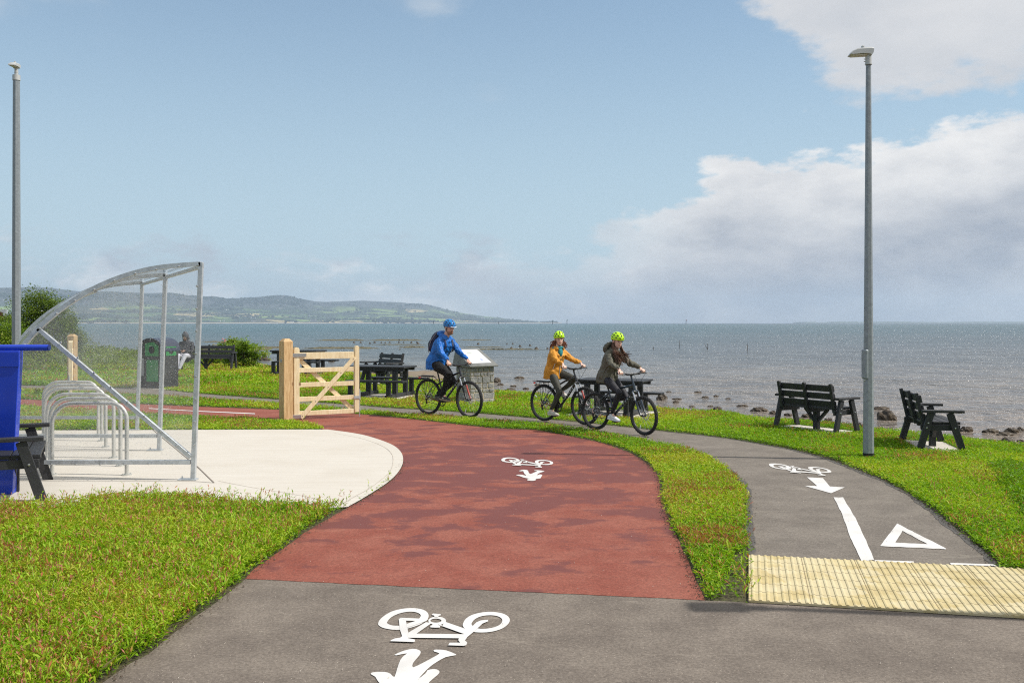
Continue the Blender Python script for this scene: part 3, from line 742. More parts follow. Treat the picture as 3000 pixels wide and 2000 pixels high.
    me = bpy.data.meshes.new('woodland'); me.from_pydata(V_.reshape(-1, 3).tolist(), [], F_.tolist()); me.materials.append(mat('woodland_green', (.012, .024, .012), .95, var=.3, vscale=.01, col2=(.028, .045, .018)))
    w = bpy.data.objects.new('woodland', me); COL.objects.link(w); w['kind'] = 'stuff'
    return at
hill_at = build_hills()
# faint low coast on the right horizon
def low_coast():
    for k, (a, b, h) in enumerate(((2360, 2400, 3.2), (2402, 2432, 1.6), (2445, 2528, 4), (2490, 2560, 3), (2560, 2690, 4.2), (2640, 2800, 3), (2790, 3060, 4.0))):
        D = 10600+k*100; mb = MB(); xs = np.linspace(a, b, 18); r = random.Random(k)
        vs = []
        for i, x in enumerate(xs):
            X = (x-1500)/F*D; t = min(i, 17-i)/2.; hh = h/F*D*min(1, t)*r.uniform(.85, 1.05)
            vs += [(X, D, -2), (X, D+60, H+hh), (X, D+400, H+hh*.9), (X, D+600, -2)]
        fs = [(4*i+j, 4*i+4+j, 4*i+5+j, 4*i+1+j) for i in range(17) for j in range(3)]
        o = mb.add(vs, fs).build('low_coast', mat('low_coast_green', (.09, .11, .06), .95, vscale=.01), fixn=True); o['kind'] = 'structure'
low_coast()
# ------------------------------------------------------------------ vegetation
def inside(px, py, poly):
    P = np.array(poly); x0, y0 = P[:, 0], P[:, 1]; x1, y1 = np.roll(x0, -1), np.roll(y0, -1)
    out = np.zeros(len(px), bool)
    for a, b, c, d in zip(x0, y0, x1, y1):
        if b == d: continue
        m = ((b > py) != (d > py)) & (px < (c-a)*(py-b)/(d-b)+a); out ^= m
    return out
def lat(x, y, s, seed, octs=3):
    r = np.random.default_rng(seed); out = 0; amp = 1; tot = 0
    for o in range(octs):
        g = r.random((97, 97)); X = np.abs(x/s*2**o+300) % 96; Y = np.abs(y/s*2**o+300) % 96; i = X.astype(int); j = Y.astype(int); fx = X-i; fy = Y-j
        fx = fx*fx*(3-2*fx); fy = fy*fy*(3-2*fy)
        out = out+amp*(g[i, j]*(1-fx)*(1-fy)+g[i+1, j]*fx*(1-fy)+g[i, j+1]*(1-fx)*fy+g[i+1, j+1]*fx*fy); tot += amp; amp *= .5
    return out/tot
def leaf_mesh(name, pos, length, width, az, tilt, tone, m, parent=None, kind=None, fold=.25):
    """pos (n,3) leaf bases; tilt = angle from horizontal; builds one folded leaf (4 corners, 2 faces) each"""
    n = len(pos); d = np.stack([np.cos(az)*np.cos(tilt), np.sin(az)*np.cos(tilt), np.sin(tilt)], -1)
    roll = rng.normal(0, .4, n)
    s = np.stack([-np.sin(az), np.cos(az), np.zeros(n)], -1); up = np.cross(s, d)*-1
    up = np.cross(d, s); s2 = s*np.cos(roll)[:, None]+up*np.sin(roll)[:, None]; u2 = np.cross(d, s2)
    L_ = length[:, None]; W_ = width[:, None]
    droop = np.array([0, 0, -1.0])*(L_*fold)
    a = pos; b = pos+d*L_*.5+s2*W_*.5+u2*W_*.15; c = pos+d*L_+droop; e = pos+d*L_*.5-s2*W_*.5+u2*W_*.15
    V = np.stack([a, b, c, e], 1).reshape(-1, 3).astype(np.float32)
    me = bpy.data.meshes.new(name); me.vertices.add(4*n); me.vertices.foreach_set('co', V.ravel())
    k = np.arange(n)*4; idx = np.stack([k, k+1, k+2, k, k+2, k+3], -1).ravel().astype(np.int32)
    me.loops.add(6*n); me.loops.foreach_set('vertex_index', idx); me.polygons.add(2*n); me.polygons.foreach_set('loop_start', (np.arange(2*n)*3).astype(np.int32))
    me.update(calc_edges=True)
    at = me.attributes.new('tone', 'FLOAT', 'POINT'); at.data.foreach_set('value', np.repeat(tone, 4).astype(np.float32))
    me.materials.append(m); o = bpy.data.objects.new(name, me); COL.objects.link(o)
    if parent: o.parent = parent
    if kind: o['kind'] = kind
    return o
hard = [red_poly, foot_poly, asph_poly, pad_poly]
tq = [tuple(TA), tuple(TA+TU*TW), tuple(TA+TU*TW+TV*TL), tuple(TA+TV*TL)]
SLABS = []      # extra small slabs where no grass grows (filled before scattering)
land_np = [(x, y) for x, y in shore]+[(-3000, -300), (3000, -300)]
# bare worn patch between tactile paving and verge
bare = [G(*z7(*p))[:2] for p in ((350, 885), (455, 872), (460, 1222), (215, 1212), (260, 1120), (330, 1010))]
def edge_dist(px, py, poly):   # min distance to a polygon outline
    P = np.array(poly); d = np.full(len(px), 9.)
    for i in range(len(P)):
        a = P[i]; b = P[(i+1) % len(P)]; ab = b-a; L2 = ab@ab+1e-9
        if min(a[1], b[1]) > 16 or L2 > 400: continue
        t = np.clip(((px-a[0])*ab[0]+(py-a[1])*ab[1])/L2, 0, 1); d = np.minimum(d, np.hypot(px-a[0]-t*ab[0], py-a[1]-t*ab[1]))
    return d
GREEN = []
def scatter_turf():
    bands = [(4.4, 6.2, 11500, .048, .016, .085), (6.2, 8.5, 8200, .050, .018, .080), (8.5, 11.5, 5000, .052, .020, .075), (11.5, 15, 3100, .055, .024, .070), (15, 20, 1700, .062, .030, .065), (20, 28, 760, .085, .042, .07), (28, 42, 260, .13, .07, .09), (42, 75, 60, .24, .14, .14)]
    out = []
    for y0, y1, dens, ll, lw, hh in bands:
        xl, xr = -.60*y1-.8, .60*y1+.8
        if y0 > 28: xr = .1*y1
        dens *= 1.45; ll *= .80; lw *= .82; n = int((xr-xl)*(y1-y0)*dens); x = rng.uniform(xl, xr, n); y = rng.uniform(y0, y1, n)
        ok = (x > -.62*y-.8) & (x < .62*y+.8); ok &= inside(x, y, land_np)
        x, y = x[ok], y[ok]
        nx = x+rng.normal(0, .012, len(x)); ny = y+rng.normal(0, .012, len(x))
        ok = np.ones(len(x), bool)
        for P in hard+[tq]+SLABS: ok &= ~inside(nx, ny, P)
        x, y = x[ok], y[ok]
        b = inside(x, y, bare); ok = ~b | (rng.random(len(x)) < .10)
        if y1 < 16:
            dd = np.minimum(edge_dist(x, y, red_poly), np.minimum(edge_dist(x, y, foot_poly), edge_dist(x, y, asph_poly)))
            thr = .008+.075*np.clip(lat(x, y, .5, 5)*2-.75, 0, 1); ok &= (dd > thr) | (rng.random(len(x)) < .18)
        # worn spots
        hole = lat(x, y, 1.3, 21); ok &= (hole > .22) | (rng.random(len(x)) < .5)
        # persistent thin verge near the tactile paving
        x, y = x[ok], y[ok]
        out.append((x, y, np.full(len(x), ll), np.full(len(x), lw), np.full(len(x), hh)))
    x, y, ll, lw, hh = [np.concatenate(q) for q in zip(*out)]; n = len(x)
    big = lat(x, y, 1.6, 11); mid = lat(x, y, .45, 12); fine = lat(x, y, 5., 13)
    left = (x < -1.2) & (y < 10.5)
    tall = np.where(left, 1.25, .75)*(.25+1.05*mid+.5*big)
    z = rng.random(n)**.75*hh*tall
    # type: 0 clover/round, 1 narrow
    narrow = rng.random(n) < (.35+.5*big)
    # low plants close in: persicaria
    L_ = ll*rng.uniform(.55, 1.25, n)*np.where(narrow, 1.25, .75); Wd = lw*rng.uniform(.6, 1.3, n)*np.where(narrow, .55, 1.15)
    az = rng.uniform(0, 2*math.pi, n); tilt = np.where(narrow, rng.uniform(.1, 1.15, n), rng.uniform(-.3, .45, n))
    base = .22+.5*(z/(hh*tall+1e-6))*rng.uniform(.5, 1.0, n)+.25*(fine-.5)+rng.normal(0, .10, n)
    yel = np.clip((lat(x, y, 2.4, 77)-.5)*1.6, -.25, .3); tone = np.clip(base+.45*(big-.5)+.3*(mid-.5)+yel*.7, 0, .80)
    redp_ = np.clip((lat(x, y, .8, 33)-.52)*2.6, 0, .5)+.035
    midv = (x > .5) & (x < 3.2) & (y > 6) & (y < 11.5) & ~left
    redp_ = np.where(midv, redp_*1.9+.07, redp_)
    redp_ = np.where(y > 19, redp_+.05, redp_)
    isr = (rng.random(n) < redp_*np.where(left, .55, .38)); tone = np.where(isr, rng.uniform(.80, 1.0, n), tone)
    tilt = np.where(isr, rng.uniform(.7, 1.4, n), tilt); L_ = np.where(isr, L_*1.15, L_); Wd = np.where(isr, Wd*.55, Wd); z = np.where(isr, np.maximum(z, hh*tall*.6), z)
    z = np.where(isr, z*1.2, z)
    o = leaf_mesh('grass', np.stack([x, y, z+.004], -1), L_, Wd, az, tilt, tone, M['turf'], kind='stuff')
    return n
def stems_mesh(name, items, m, parent=None):
    mb = MB()
    for p, q, r in items: mb.tube([p, Vector(p).lerp(Vector(q), .5)+Vector((0, 0, .01)), q], [r, r*.8, r*.35], n=4)
    return mb.build(name, m, parent)
def scatter_weeds():
    # taller stalks with pink seed spikes among the clover, plus dry grass stalks
    pos = []; L_ = []; Wd = []; az = []; tl = []; tn = []
    r = random.Random(5)
    def ok(x, y): 
        a = np.array([x]); b = np.array([y]); return inside(a, b, land_np)[0] and not any(inside(a, b, P)[0] for P in hard+[tq]+SLABS)
    cnt = 0
    while cnt < 4600:
        y = 4.6+6.5*r.random()**1.2; x = r.uniform(-.58*y-.3, -.5) if r.random() < .74 else r.uniform(.3, .6*y)
        y = y if r.random() < .85 else y+r.uniform(0, 7)
        if not ok(x, y): continue
        cnt += 1; h = r.uniform(.07, .17)*(1.15 if x < -1 else .75); lean = Vector((r.uniform(-.05, .09), r.uniform(-.05, .05), 0))
        top = Vector((x, y, h))+lean
        k = r.randint(4, 7)
        for j in range(k):
            t = (j+1)/k; p = Vector((x, y, 0)).lerp(top, t); a = r.uniform(0, 6.28)
            pos.append(p[:]); L_.append(r.uniform(.032, .066)); Wd.append(r.uniform(.008, .014)); az.append(a); tl.append(r.uniform(.3, 1.3)); tn.append(min(.78, max(.1, r.gauss(.55, .17))) if r.random() > .17 else r.uniform(.82, .97))
        # stem
        pos.append((x, y, 0)); L_.append(h*1.02); Wd.append(.0045); az.append(math.atan2(lean.y, lean.x)); tl.append(math.atan2(h, lean.xy.length)); tn.append(r.choice((.86, .9, .6, .7)))
        if r.random() < .45:
            for j in range(5): pos.append((top+Vector((r.uniform(-.003, .003), r.uniform(-.003, .003), -.022+.008*j)))[:]); L_.append(.013); Wd.append(.010); az.append(r.uniform(0, 6.28)); tl.append(r.uniform(.5, 1.5)); tn.append(r.uniform(.93, 1.0))
    n = len(pos); leaf_mesh('weed_stalks', np.array(pos), np.array(L_), np.array(Wd), np.array(az), np.array(tl), np.array(tn), M['turf'], kind='stuff', fold=.02)
    pos = []; L_ = []; Wd = []; az = []; tl = []; tn = []
    for i in range(130):
        c = r.choice(((-3.0, 5.6), (-2.6, 5.2), (-3.2, 6.4), (4.8, 9.5), (5.2, 8.5))) if r.random() < .6 else (r.uniform(-4.5, -2.5), r.uniform(5, 9))
        x, y = c[0]+r.gauss(0, .35), c[1]+r.gauss(0, .35)
        if not ok(x, y): continue
        pos.append((x, y, 0)); L_.append(r.uniform(.16, .34)); Wd.append(.0035); az.append(r.gauss(.3, .9)); tl.append(r.uniform(.3, .9)); tn.append(r.random())
    leaf_mesh('dry_grass_stalks', np.array(pos), np.array(L_), np.array(Wd), np.array(az), np.array(tl), np.array(tn), M['straw'], kind='stuff', fold=.12)
    # a tall sprig at the back of the verge against the concrete
    for (px_, py_, h) in ((676, 1486, .24), (745, 1490, .17), (618, 1486, .14), (128, 1500, .22), (38, 1504, .17), (330, 1478, .12), (20, 1500, .2), (105, 1506, .15)):
        g = G(px_, py_+6); items = []; pp = []
        for s in range(3):
            t = Vector((r.uniform(-.03, .06), r.uniform(-.03, .03), h*r.uniform(.75, 1)))
            for j in range(9):
                u = (j+1)/9; p = Vector(g)+t*u; pp.append((p[:], .055*(1.1-u*.5), .014, r.uniform(0, 6.28), r.uniform(.2, .9), r.uniform(.3, .75)))
            pp.append((g, h, .005, math.atan2(t.y, t.x), math.atan2(t.z, t.xy.length), .75))
        e = empty('weed_plant', g); tag(e, None, 'weed')
        a = [np.array([q[i] for q in pp]) for i in range(6)]; a[0] = a[0]-np.array(g)
        leaf_mesh('leaves', *a, M['turf'], parent=e, fold=.1); e['gx'] = px_
        WEEDS.append(e)
WEEDS = []
def shrub(name, label, loc, size, nclump, nleaf, ls, m, trunk=True, seed=1, lo=.12, group=None, cat='shrub', tone=(0.0, 1.0), narrow=.45, ups=False):
    r = np.random.default_rng(seed); e = empty(name, loc); tag(e, label, cat, group)
    w, d, h = size
    u = r.normal(size=(nclump, 3)); u /= np.linalg.norm(u, axis=1)[:, None]; rad = r.random(nclump)**.42
    c = u*rad[:, None]*np.array([w/2, d/2, h*(1-lo)/2])*r.uniform(.75, 1.12, (nclump, 1)); c[:, 2] += h*(lo+(1-lo)/2)
    cs = r.uniform(.09, .20, nclump)*min(w, h)
    k = r.integers(0, nclump, nleaf)
    p = c[k]+r.normal(size=(nleaf, 3))*cs[k][:, None]*np.array([1, 1, .75])*.62
    p[:, 2] = np.maximum(p[:, 2], .02)
    az = r.uniform(0, 6.28, nleaf); tl = r.uniform(-.5, 1.0, nleaf) if not ups else r.uniform(.3, 1.4, nleaf)
    ct = r.random(nclump)
    tn = np.clip(tone[0]+(tone[1]-tone[0])*(.45*ct[k]+.55*r.random(nleaf)), 0, 1)
    global rng
    leaf_mesh('crown', p, ls*r.uniform(.6, 1.3, nleaf), ls*narrow*r.uniform(.7, 1.3, nleaf), az, tl, tn, m, parent=e)
    if trunk:
        mb = MB(); rr = random.Random(seed)
        for i in range(min(26, nclump)):
            q = Vector(c[i]); b = Vector((rr.uniform(-.12, .12)*w, rr.uniform(-.1, .1)*d, 0))
            mid = b.lerp(q, .5)+Vector((rr.uniform(-.05, .05)*w, 0, .06*h)); tk = .012*h
            mb.tube([b, mid, q], [tk, tk*.6, tk*.2], n=5)
        mb.build('trunk', M['bark'], e, smooth=True)
    return e
def hedge_belt(name, pts, width, hfun, dens, ls, m, seed, tone=(0, 1), label=None, cat=None, narrow=.4):
    """irregular low vegetation along a line in plan"""
    r = np.random.default_rng(seed); P = [np.array(p) for p in pts]; Ls = [np.linalg.norm(P[i+1]-P[i]) for i in range(len(P)-1)]; tot = sum(Ls)
    n = int(tot*width*dens); t = r.random(n)*tot; cum = np.cumsum([0]+Ls); i = np.clip(np.searchsorted(cum, t)-1, 0, len(P)-2)
    f = (t-cum[i])/np.array(Ls)[i]; A = np.array(P)[i]; B = np.array(P)[i+1]; q = A+(B-A)*f[:, None]; w = r.uniform(-1, 1, n)
    T = (B-A)/np.linalg.norm(B-A, axis=1)[:, None]; q = q+np.stack([-T[:, 1], T[:, 0]], -1)*w[:, None]*width/2
    hh = hfun(t/tot)*(1-.65*w**2)*(.45+1.1*lat(q[:, 0], q[:, 1], 1.3, seed)); z = hh*r.random(n)**.45
    tn = np.clip(tone[0]+(tone[1]-tone[0])*(.6*r.random(n)+.4*lat(q[:, 0], q[:, 1], .8, seed+2)), 0, 1)
    o = leaf_mesh(name, np.stack([q[:, 0], q[:, 1], z], -1), ls*r.uniform(.6, 1.4, n), ls*narrow*r.uniform(.6, 1.4, n), r.uniform(0, 6.28, n), r.uniform(-.3, 1.2, n), tn, m, kind='stuff')
    return o

def crumbs(name, pts, sizes, m):
    n = len(pts); base = np.array([(1, 0, 0), (-.4, .9, 0), (-.5, -.8, 0), (0, 0, .9)]); V_ = base[None]*rng.uniform(.6, 1.3, (n, 4, 3))*sizes[:, None, None]
    a = rng.uniform(0, 6.28, n); ca, sa = np.cos(a), np.sin(a); X = V_[..., 0]*ca[:, None]-V_[..., 1]*sa[:, None]; Y = V_[..., 0]*sa[:, None]+V_[..., 1]*ca[:, None]
    V_ = np.stack([X, Y, V_[..., 2]], -1)+pts[:, None]
    F_ = (np.array([(0, 1, 3), (1, 2, 3), (2, 0, 3)])[None]+(np.arange(n)*4)[:, None, None]).reshape(-1, 3)
    me = bpy.data.meshes.new(name); me.from_pydata(V_.reshape(-1, 3).tolist(), [], F_.tolist()); me.materials.append(m); o = bpy.data.objects.new(name, me); COL.objects.link(o); o['kind'] = 'stuff'
def edge_crumbs():
    pts = []
    for P, sgn in ((left_edge, 1), (gp(red_left[13:], 3), 1), (gp(red_right[:10], 3), 1), (gp(fl[1:14], 3), 1), (gp(fr[18:], 3), 1)):
        for i in range(len(P)-1):
            a = np.array(P[i]); b = np.array(P[i+1]); L_ = np.linalg.norm(b-a); k = int(L_*150); t = rng.random(k)[:, None]; q = a+(b-a)*t; n_ = np.array([-(b-a)[1], (b-a)[0]])/(L_+1e-9)
            q = q+n_*rng.normal(0, .035, k)[:, None]; pts.append(np.column_stack([q, np.full(k, .011)]))
    p = np.concatenate(pts); crumbs('soil_crumbs', p, rng.uniform(.003, .011, len(p))*(rng.random(len(p))*.6+.5), mat('soil_crumb', (.05, .034, .024), .95, var=.4, vscale=30, col2=(.17, .13, .095)))
    n = 900; x = rng.uniform(-3, 5.5, n); y = 4.8+9*rng.random(n)**1.3; ok = inside(x, y, asph_poly) | inside(x, y, red_poly) | inside(x, y, foot_poly); x, y = x[ok], y[ok]
    crumbs('loose_grit', np.column_stack([x, y, np.full(len(x), .011)]), rng.uniform(.002, .0055, len(x)), mat('grit', (.30, .25, .20), .9, var=.3, vscale=9, col2=(.68, .62, .54)))
# ------------------------------------------------------------------ benches, tables, slabs
def bench(name, label, loc, rz, scale=1.0, L_=1.3, group='black plastic benches', slab=True, nslat=3):
    """front faces local +x, length along local y"""
    e = empty(name, loc, rz, scale); tag(e, label, 'bench', group); K = M['black']; t = .05
    for s in (-1, 1):
        y = s*(L_/2-t/2)
        for leg in (((-.30, y, 0), (-.14, y, .575)), ((.30, y, 0), (.12, y, .575))):
            o = MB().beam(*leg, .055, .095, up=(1, 0, 0)).build('leg', K, e, bevel=.004)
            for zz in (.36, .43) if leg[0][0] < 0 else (.36,):
                q = Vector(leg[0]).lerp(Vector(leg[1]), zz/.575); MB().ell((q.x, y-s*-.031, zz), (.013, .008, .013), n=8, m=4).build('bolt', M['bolt'], o, smooth=True)
        MB().beam((-.27, y-s*.052, .36), (.27, y-s*.052, .36), .04, .085).build('side_rail', K, e, bevel=.004)
        MB().beam((-.27, y, .60), (.31, y, .60), .10, .04).build('armrest', K, e, bevel=.006)
    for y in (-(L_/2-.11), 0, L_/2-.11):
        MB().beam((-.215, y, .36), (-.325, y, .855), .055, .05, up=(1, 0, 0)).build('back_post', K, e, bevel=.006)
    for k in range(nslat):
        z = .50+k*.135; x = -.225-(z-.42)*.22+.038
        MB().beam((x, -(L_/2-.085), z), (x, L_/2-.085, z), .03, .108, up=(-.22, 0, 1)).build('back_slat', K, e, bevel=.004)
    for k in range(4):
        x = -.165+k*.128
        MB().beam((x, -(L_/2-.085), .425), (x, L_/2-.085, .425), .118, .036).build('seat_slat', K, e, bevel=.004)
    mb = MB().beam((.02, 0, 0), (.02, 0, .33), .09, .09); mb.beam((.02, -.04, .17), (.02, -.24, .385), .055, .05); mb.beam((.02, .04, .17), (.02, .24, .385), .055, .05)
    mb.beam((-.2, 0, .365), (.26, 0, .365), .07, .07)
    mb.build('centre_support', K, e, bevel=.004)
    if slab: slab_at(e.location, rz, (.62*scale, L_*scale+.05))
    return e
SLABS = [] if "SLABS" not in globals() else SLABS
def slab_at(loc, rz, size, z=.022):
    w, l = size[0]/2, size[1]/2; m = Matrix.Rotation(rz, 2); P = []
    for a, b in ((-w, -l), (w, -l), (w, l), (-w, l)):
        q = m @ Vector((a, b)); P.append((loc[0]+q.x, loc[1]+q.y))
    mb = MB(); mb.add([(x, y, -.02) for x, y in P]+[(x, y, z) for x, y in P], [(4, 5, 6, 7), (0, 1, 5, 4), (1, 2, 6, 5), (2, 3, 7, 6), (3, 0, 4, 7)])
    o = mb.build('concrete_slab', M['slab'], fixn=True); o['kind'] = 'structure'; SLABS.append(P)
def at(px, py): return G(px, py, 0.0)
bA = bench('park_bench', 'black two-bay bench seen from behind beside the right lamp post, looking out to sea', (5.34, 16.5, .0), R(34), 1.0, 1.32)
bB = bench('park_bench', 'black bench right of the lamp post seen end-on with its armrests to the right', (6.36, 14.25, .0), R(-11), 1.0, 1.25)
bC = bench('park_bench', 'black bench cut by the left edge in front of the blue stand', (-5.55, 10.42, 0), R(24), 1.12, 1.35, slab=False)
bD = bench('park_bench', 'black bench behind the picnic table by the gate, back slats against water', (-3.95, 28.6, 0), math.atan2(-.63, -.77), 1.13, 1.3)
bE = bench('park_bench', 'long black bench on the grass behind the shelter with a hooded person sitting on it', (*G(604, 1087)[:2], 0), R(-90), 1.20, 1.85)
def picnic(name, label, loc, rz, scale, over=0.0):
    e = empty(name, loc, rz, scale); tag(e, label, 'picnic table', 'black picnic tables'); K = M['black']
    n = 13; L_ = 1.55
    for k in range(n):
        x = -L_/2+L_*(k+.5)/n; MB().beam((x, -.42, .755), (x, .42, .755), L_/n-.012, .04).build('top_plank', K, e, bevel=.003)
    for y in (-.33, .33): MB().beam((-L_/2+.04, y, .70), (L_/2-.04, y, .70), .06, .07).build('top_rail', K, e, bevel=.003)
    for x in (-.50, .50):
        for y in (-.33, .33): MB().beam((x, y, .05), (x, y, .665), .11, .11).build('leg', K, e, bevel=.004)
        MB().beam((x, -.84, .06), (x, .84, .06), .09, .11).build('base_beam', K, e, bevel=.004)
    for y in (-.72, .72):
        for q in (-.075, .075): MB().beam((-.70+over, y+q, .435), (.80+over, y+q, .435), .135, .045).build('seat_plank', K, e, bevel=.004)
        for x in (-.50, .50): MB().beam((x, y, .05), (x, y, .41), .09, .10).build('seat_leg', K, e, bevel=.004)
    slab_at(e.location, rz, (1.75*scale, 1.7*scale)); return e
tA = picnic('picnic_table', 'black picnic table behind the gate and nearest its right post, planked top towards the camera', (-3.32, 23.9, 0), R(-16), 1.03, .12)
tB = picnic('picnic_table', 'farthest black picnic table, half hidden by the timber post and gate, by the water', (*G(875, 1098)[:2], 0), R(-12), 1.16, .2)
tC = picnic('picnic_table', 'black picnic table behind the two riders in neon helmets', (2.10, 19.35, 0), R(-24), .94, .10)

# ------------------------------------------------------------------ lamp posts
def ngon_tube(mb, p0, p1, r0, r1, n=8, a0=math.pi/8):
    vs = []
    for p, r in ((p0, r0), (p1, r1)):
        for k in range(n): a = a0+2*math.pi*k/n; vs.append((p[0]+r*math.cos(a), p[1]+r*math.sin(a), p[2]))
    mb.add(vs, [(k, (k+1) % n, n+(k+1) % n, n+k) for k in range(n)]+[tuple(range(n))[::-1], tuple(range(n, 2*n))]); return mb
def lamp_post(label, loc, rz, h, r0, r1, door=True, scale=1.0, collar=False):
    e = empty('lamp_post', loc, 0); tag(e, label, 'lamp post')
    ngon_tube(MB(), (0, 0, .10), (0, 0, h-.12), r0, r1, 8, a0=R(14 if collar else 22.5)).build('pole', M['galv_d'], e)
    ngon_tube(MB(), (0, 0, 0), (0, 0, .10), r0*1.04, r0*1.04, 8).build('base_sleeve', M['blackrub'], e)
    if door:
        a = math.radians(200); d = MB(); c = Vector((math.cos(a), math.sin(a), 0)); rr = r0*.80
        d.obox(c*rr+Vector((0, 0, 1.32)), c*.026, Vector((-c.y, c.x, 0))*.052, (0, 0, .20)); dr = d.build('service_door', M['galv_d'], e, bevel=.012)
        MB().ell(c*rr+Vector((0, 0, 1.10)), (.02, .02, .012)).build('door_lock', M['bolt'], dr, smooth=True)
    if collar:
        MB().tube([(0, 0, h-.12), (0, 0, h+.02)], r1*1.12*scale**0, n=16).build('collar', M['lamphead'], e, smooth=True)
        MB().tube([(0, 0, h), (0, 0, h+.22)], r1*.55, n=14).build('spigot', M['lamphead'], e, smooth=True); h = h+.20; r1 = r1*.7
    m = Matrix.Translation((0, 0, h)) @ Matrix.Rotation(rz, 4, 'Z') @ Matrix.Scale(scale, 4)
    hd = MB(); hd.M = m; hd.tube([(0, 0, -.14), (0, 0, .04)], (.055, .055), n=16); hd.tube([(0, 0, -.148), (0, 0, -.125)], (.062, .062), n=16)
    for zz in (-.09, -.045): hd.tube([(.05, 0, zz), (.082, 0, zz)], .008, n=6)
    prof = [(-.07, .14), (-.02, .155), (.10, .145), (.22, .135), (.31, .085), (.35, .025), (.32, .012), (.14, .035), (.02, .03), (-.03, 0), (-.06, .05)]
    hd.prism(prof, lambda u, v, w: (u, w, v), 0) if False else None
    vs = []; n = len(prof)
    for yy, k in ((-.105, .75), (-.085, .96), (0, 1.04), (.085, .96), (.105, .75)):
        for u, v in prof: vs.append((u*(.97 if abs(yy) > .1 else 1), yy, .05+(v-.05)*k+.0))
    fs = [(a*n+i, a*n+(i+1) % n, (a+1)*n+(i+1) % n, (a+1)*n+i) for a in range(4) for i in range(n)]+[tuple(range(n)), tuple(range(4*n, 5*n))[::-1]]
    hd.add(vs, fs); ho = hd.build('lamp_head', M['lamphead'], e, smooth=True, fixn=True)
    ln = MB(); ln.M = m; ln.obox((.175, 0, .018), (.135, 0, -.006), (0, .075, 0), (0, 0, .008)); ln.build('lens', M['lens'], ho)
    sn = MB(); sn.M = m; sn.tube([(.10, 0, .14), (.10, 0, .165)], .036, n=14); sn.tube([(.10, 0, .162), (.10, 0, .19), (.10, 0, .205)], [.026, .03, .012], n=14); sn.build('photocell', M['lamphead'], ho, smooth=True)
    return e
lamp_post('grey tapered lamp post right of centre with a black base, standing beside the footpath', (4.91, 12.93, 0), R(178), 5.55, .073, .034, scale=.76)
lamp_post('tall grey eight-sided lamp post at the left edge behind the bike shelter', (*G(48, 1152)[:2], 0), R(-87), 8.50, .120, .088, door=False, scale=.84, collar=True)
lamp_post('lamp post just beyond the right edge whose shadow crosses the buff tactile paving', (6.06, 5.62, 0), R(178), 5.6, .073, .040)

# ------------------------------------------------------------------ bike shelter
SY = H*F/463.0; SX = (566-1500)/F*SY
def sl_(px, py): return ((px-1500)/F*SY-SX, H-(py-HY)*SY/F)      # photo point on the end-frame plane -> (x, z) in the shelter
sh = empty('bike_shelter', (SX, SY, 0)); tag(sh, 'clear-roofed galvanised cycle shelter with rain-spotted curved side, on the concrete apron', 'bike shelter')
d1 = Vector((-1.38, 2.59, 0)); d2 = Vector((-2.77, 5.26, 0))
hoop_px = [(589, 773), (525.5, 777), (459, 784.5), (398, 798), (336.7, 818), (278, 844), (222, 876), (168, 914), (118, 957.6), (74, 1006), (34, 1062), (0, 1125), (-26, 1195), (-42, 1270), (-50, 1345), (-53, 1408)]
hoop = [sl_(*p) for p in hoop_px]; hoopS = catmull(hoop, 4)
top = Vector((hoop[0][0], 0, hoop[0][1])); foot = Vector((0, 0, 0)); lfoot = Vector((hoop[-1][0], 0, 0))
GV = M['galv']; w_ = .052
railz = sl_(561, 1353)[1]; dgA = sl_(112, 962); dgB = sl_(560, 1338)
def frame(off, end=False, diag=True):
    o = Vector(off)
    MB().beam(foot+o+Vector((0, 0, .015)), top+o+Vector((0.0, 0, .02)), .05, w_+.004, up=(1, 0, 0)).build('post', GV, sh, bevel=.004)
    vs = []; P = [Vector((a, 0, b)) for a, b in hoopS]; mb = MB()
    for i, p in enumerate(P):
        t = (P[min(i+1, len(P)-1)]-P[max(0, i-1)]).normalized(); nn = Vector((-t.z, 0, t.x))
        for a, b in ((-.025, -1), (-.025, 1), (.025, 1), (.025, -1)): vs.append(p+o+nn*(b*w_/2)+Vector((0, a, 0)))
    fs = [(4*i+k, 4*i+(k+1) % 4, 4*i+4+(k+1) % 4, 4*i+4+k) for i in range(len(P)-1) for k in range(4)]+[(0, 1, 2, 3), tuple(4*(len(P)-1)+k for k in (3, 2, 1, 0))]
    mb.add(vs, fs).build('hoop', GV, sh, fixn=True)
    MB().beam(Vector((lfoot.x+.06, 0, railz))+o, Vector((-.03, 0, railz))+o, .045, w_).build('bottom_rail', GV, sh, bevel=.003)
    if diag: MB().beam(Vector((dgA[0], -.004, dgA[1]))+o, Vector((dgB[0], -.004, dgB[1]))+o, .042, w_).build('diagonal_brace', GV, sh, bevel=.003)
    fp = MB().box(Vector((-.06, 0, .024))+o, (.22, .10, .012)); fp.tube([Vector((-.13, 0, .02))+o, Vector((-.13, 0, .06))+o], .009, n=6); fp.build('foot_plate', GV, sh)
    fp = MB().box(lfoot+o+Vector((.06, 0, .024)), (.22, .10, .012)); fp.build('foot_plate', GV, sh)
frame((0, 0, 0)); frame(d1, diag=False); frame(d2, diag=False)
for s, zz, ww in ((0, .0, .05), (5, .0, .035), (8, 0, .035), (12, 0, .035)):
    q = Vector((hoop[s][0], 0, hoop[s][1])); MB().beam(q+Vector((0, .03, -.03)), q+d2+Vector((0, -.03, -.03)), ww, .04).build('purlin', GV, sh, bevel=.003)
MB().beam(Vector((lfoot.x+.03, .03, railz)), Vector((lfoot.x+.03, -.03, railz))+d2, .04, .045).build('purlin', GV, sh)
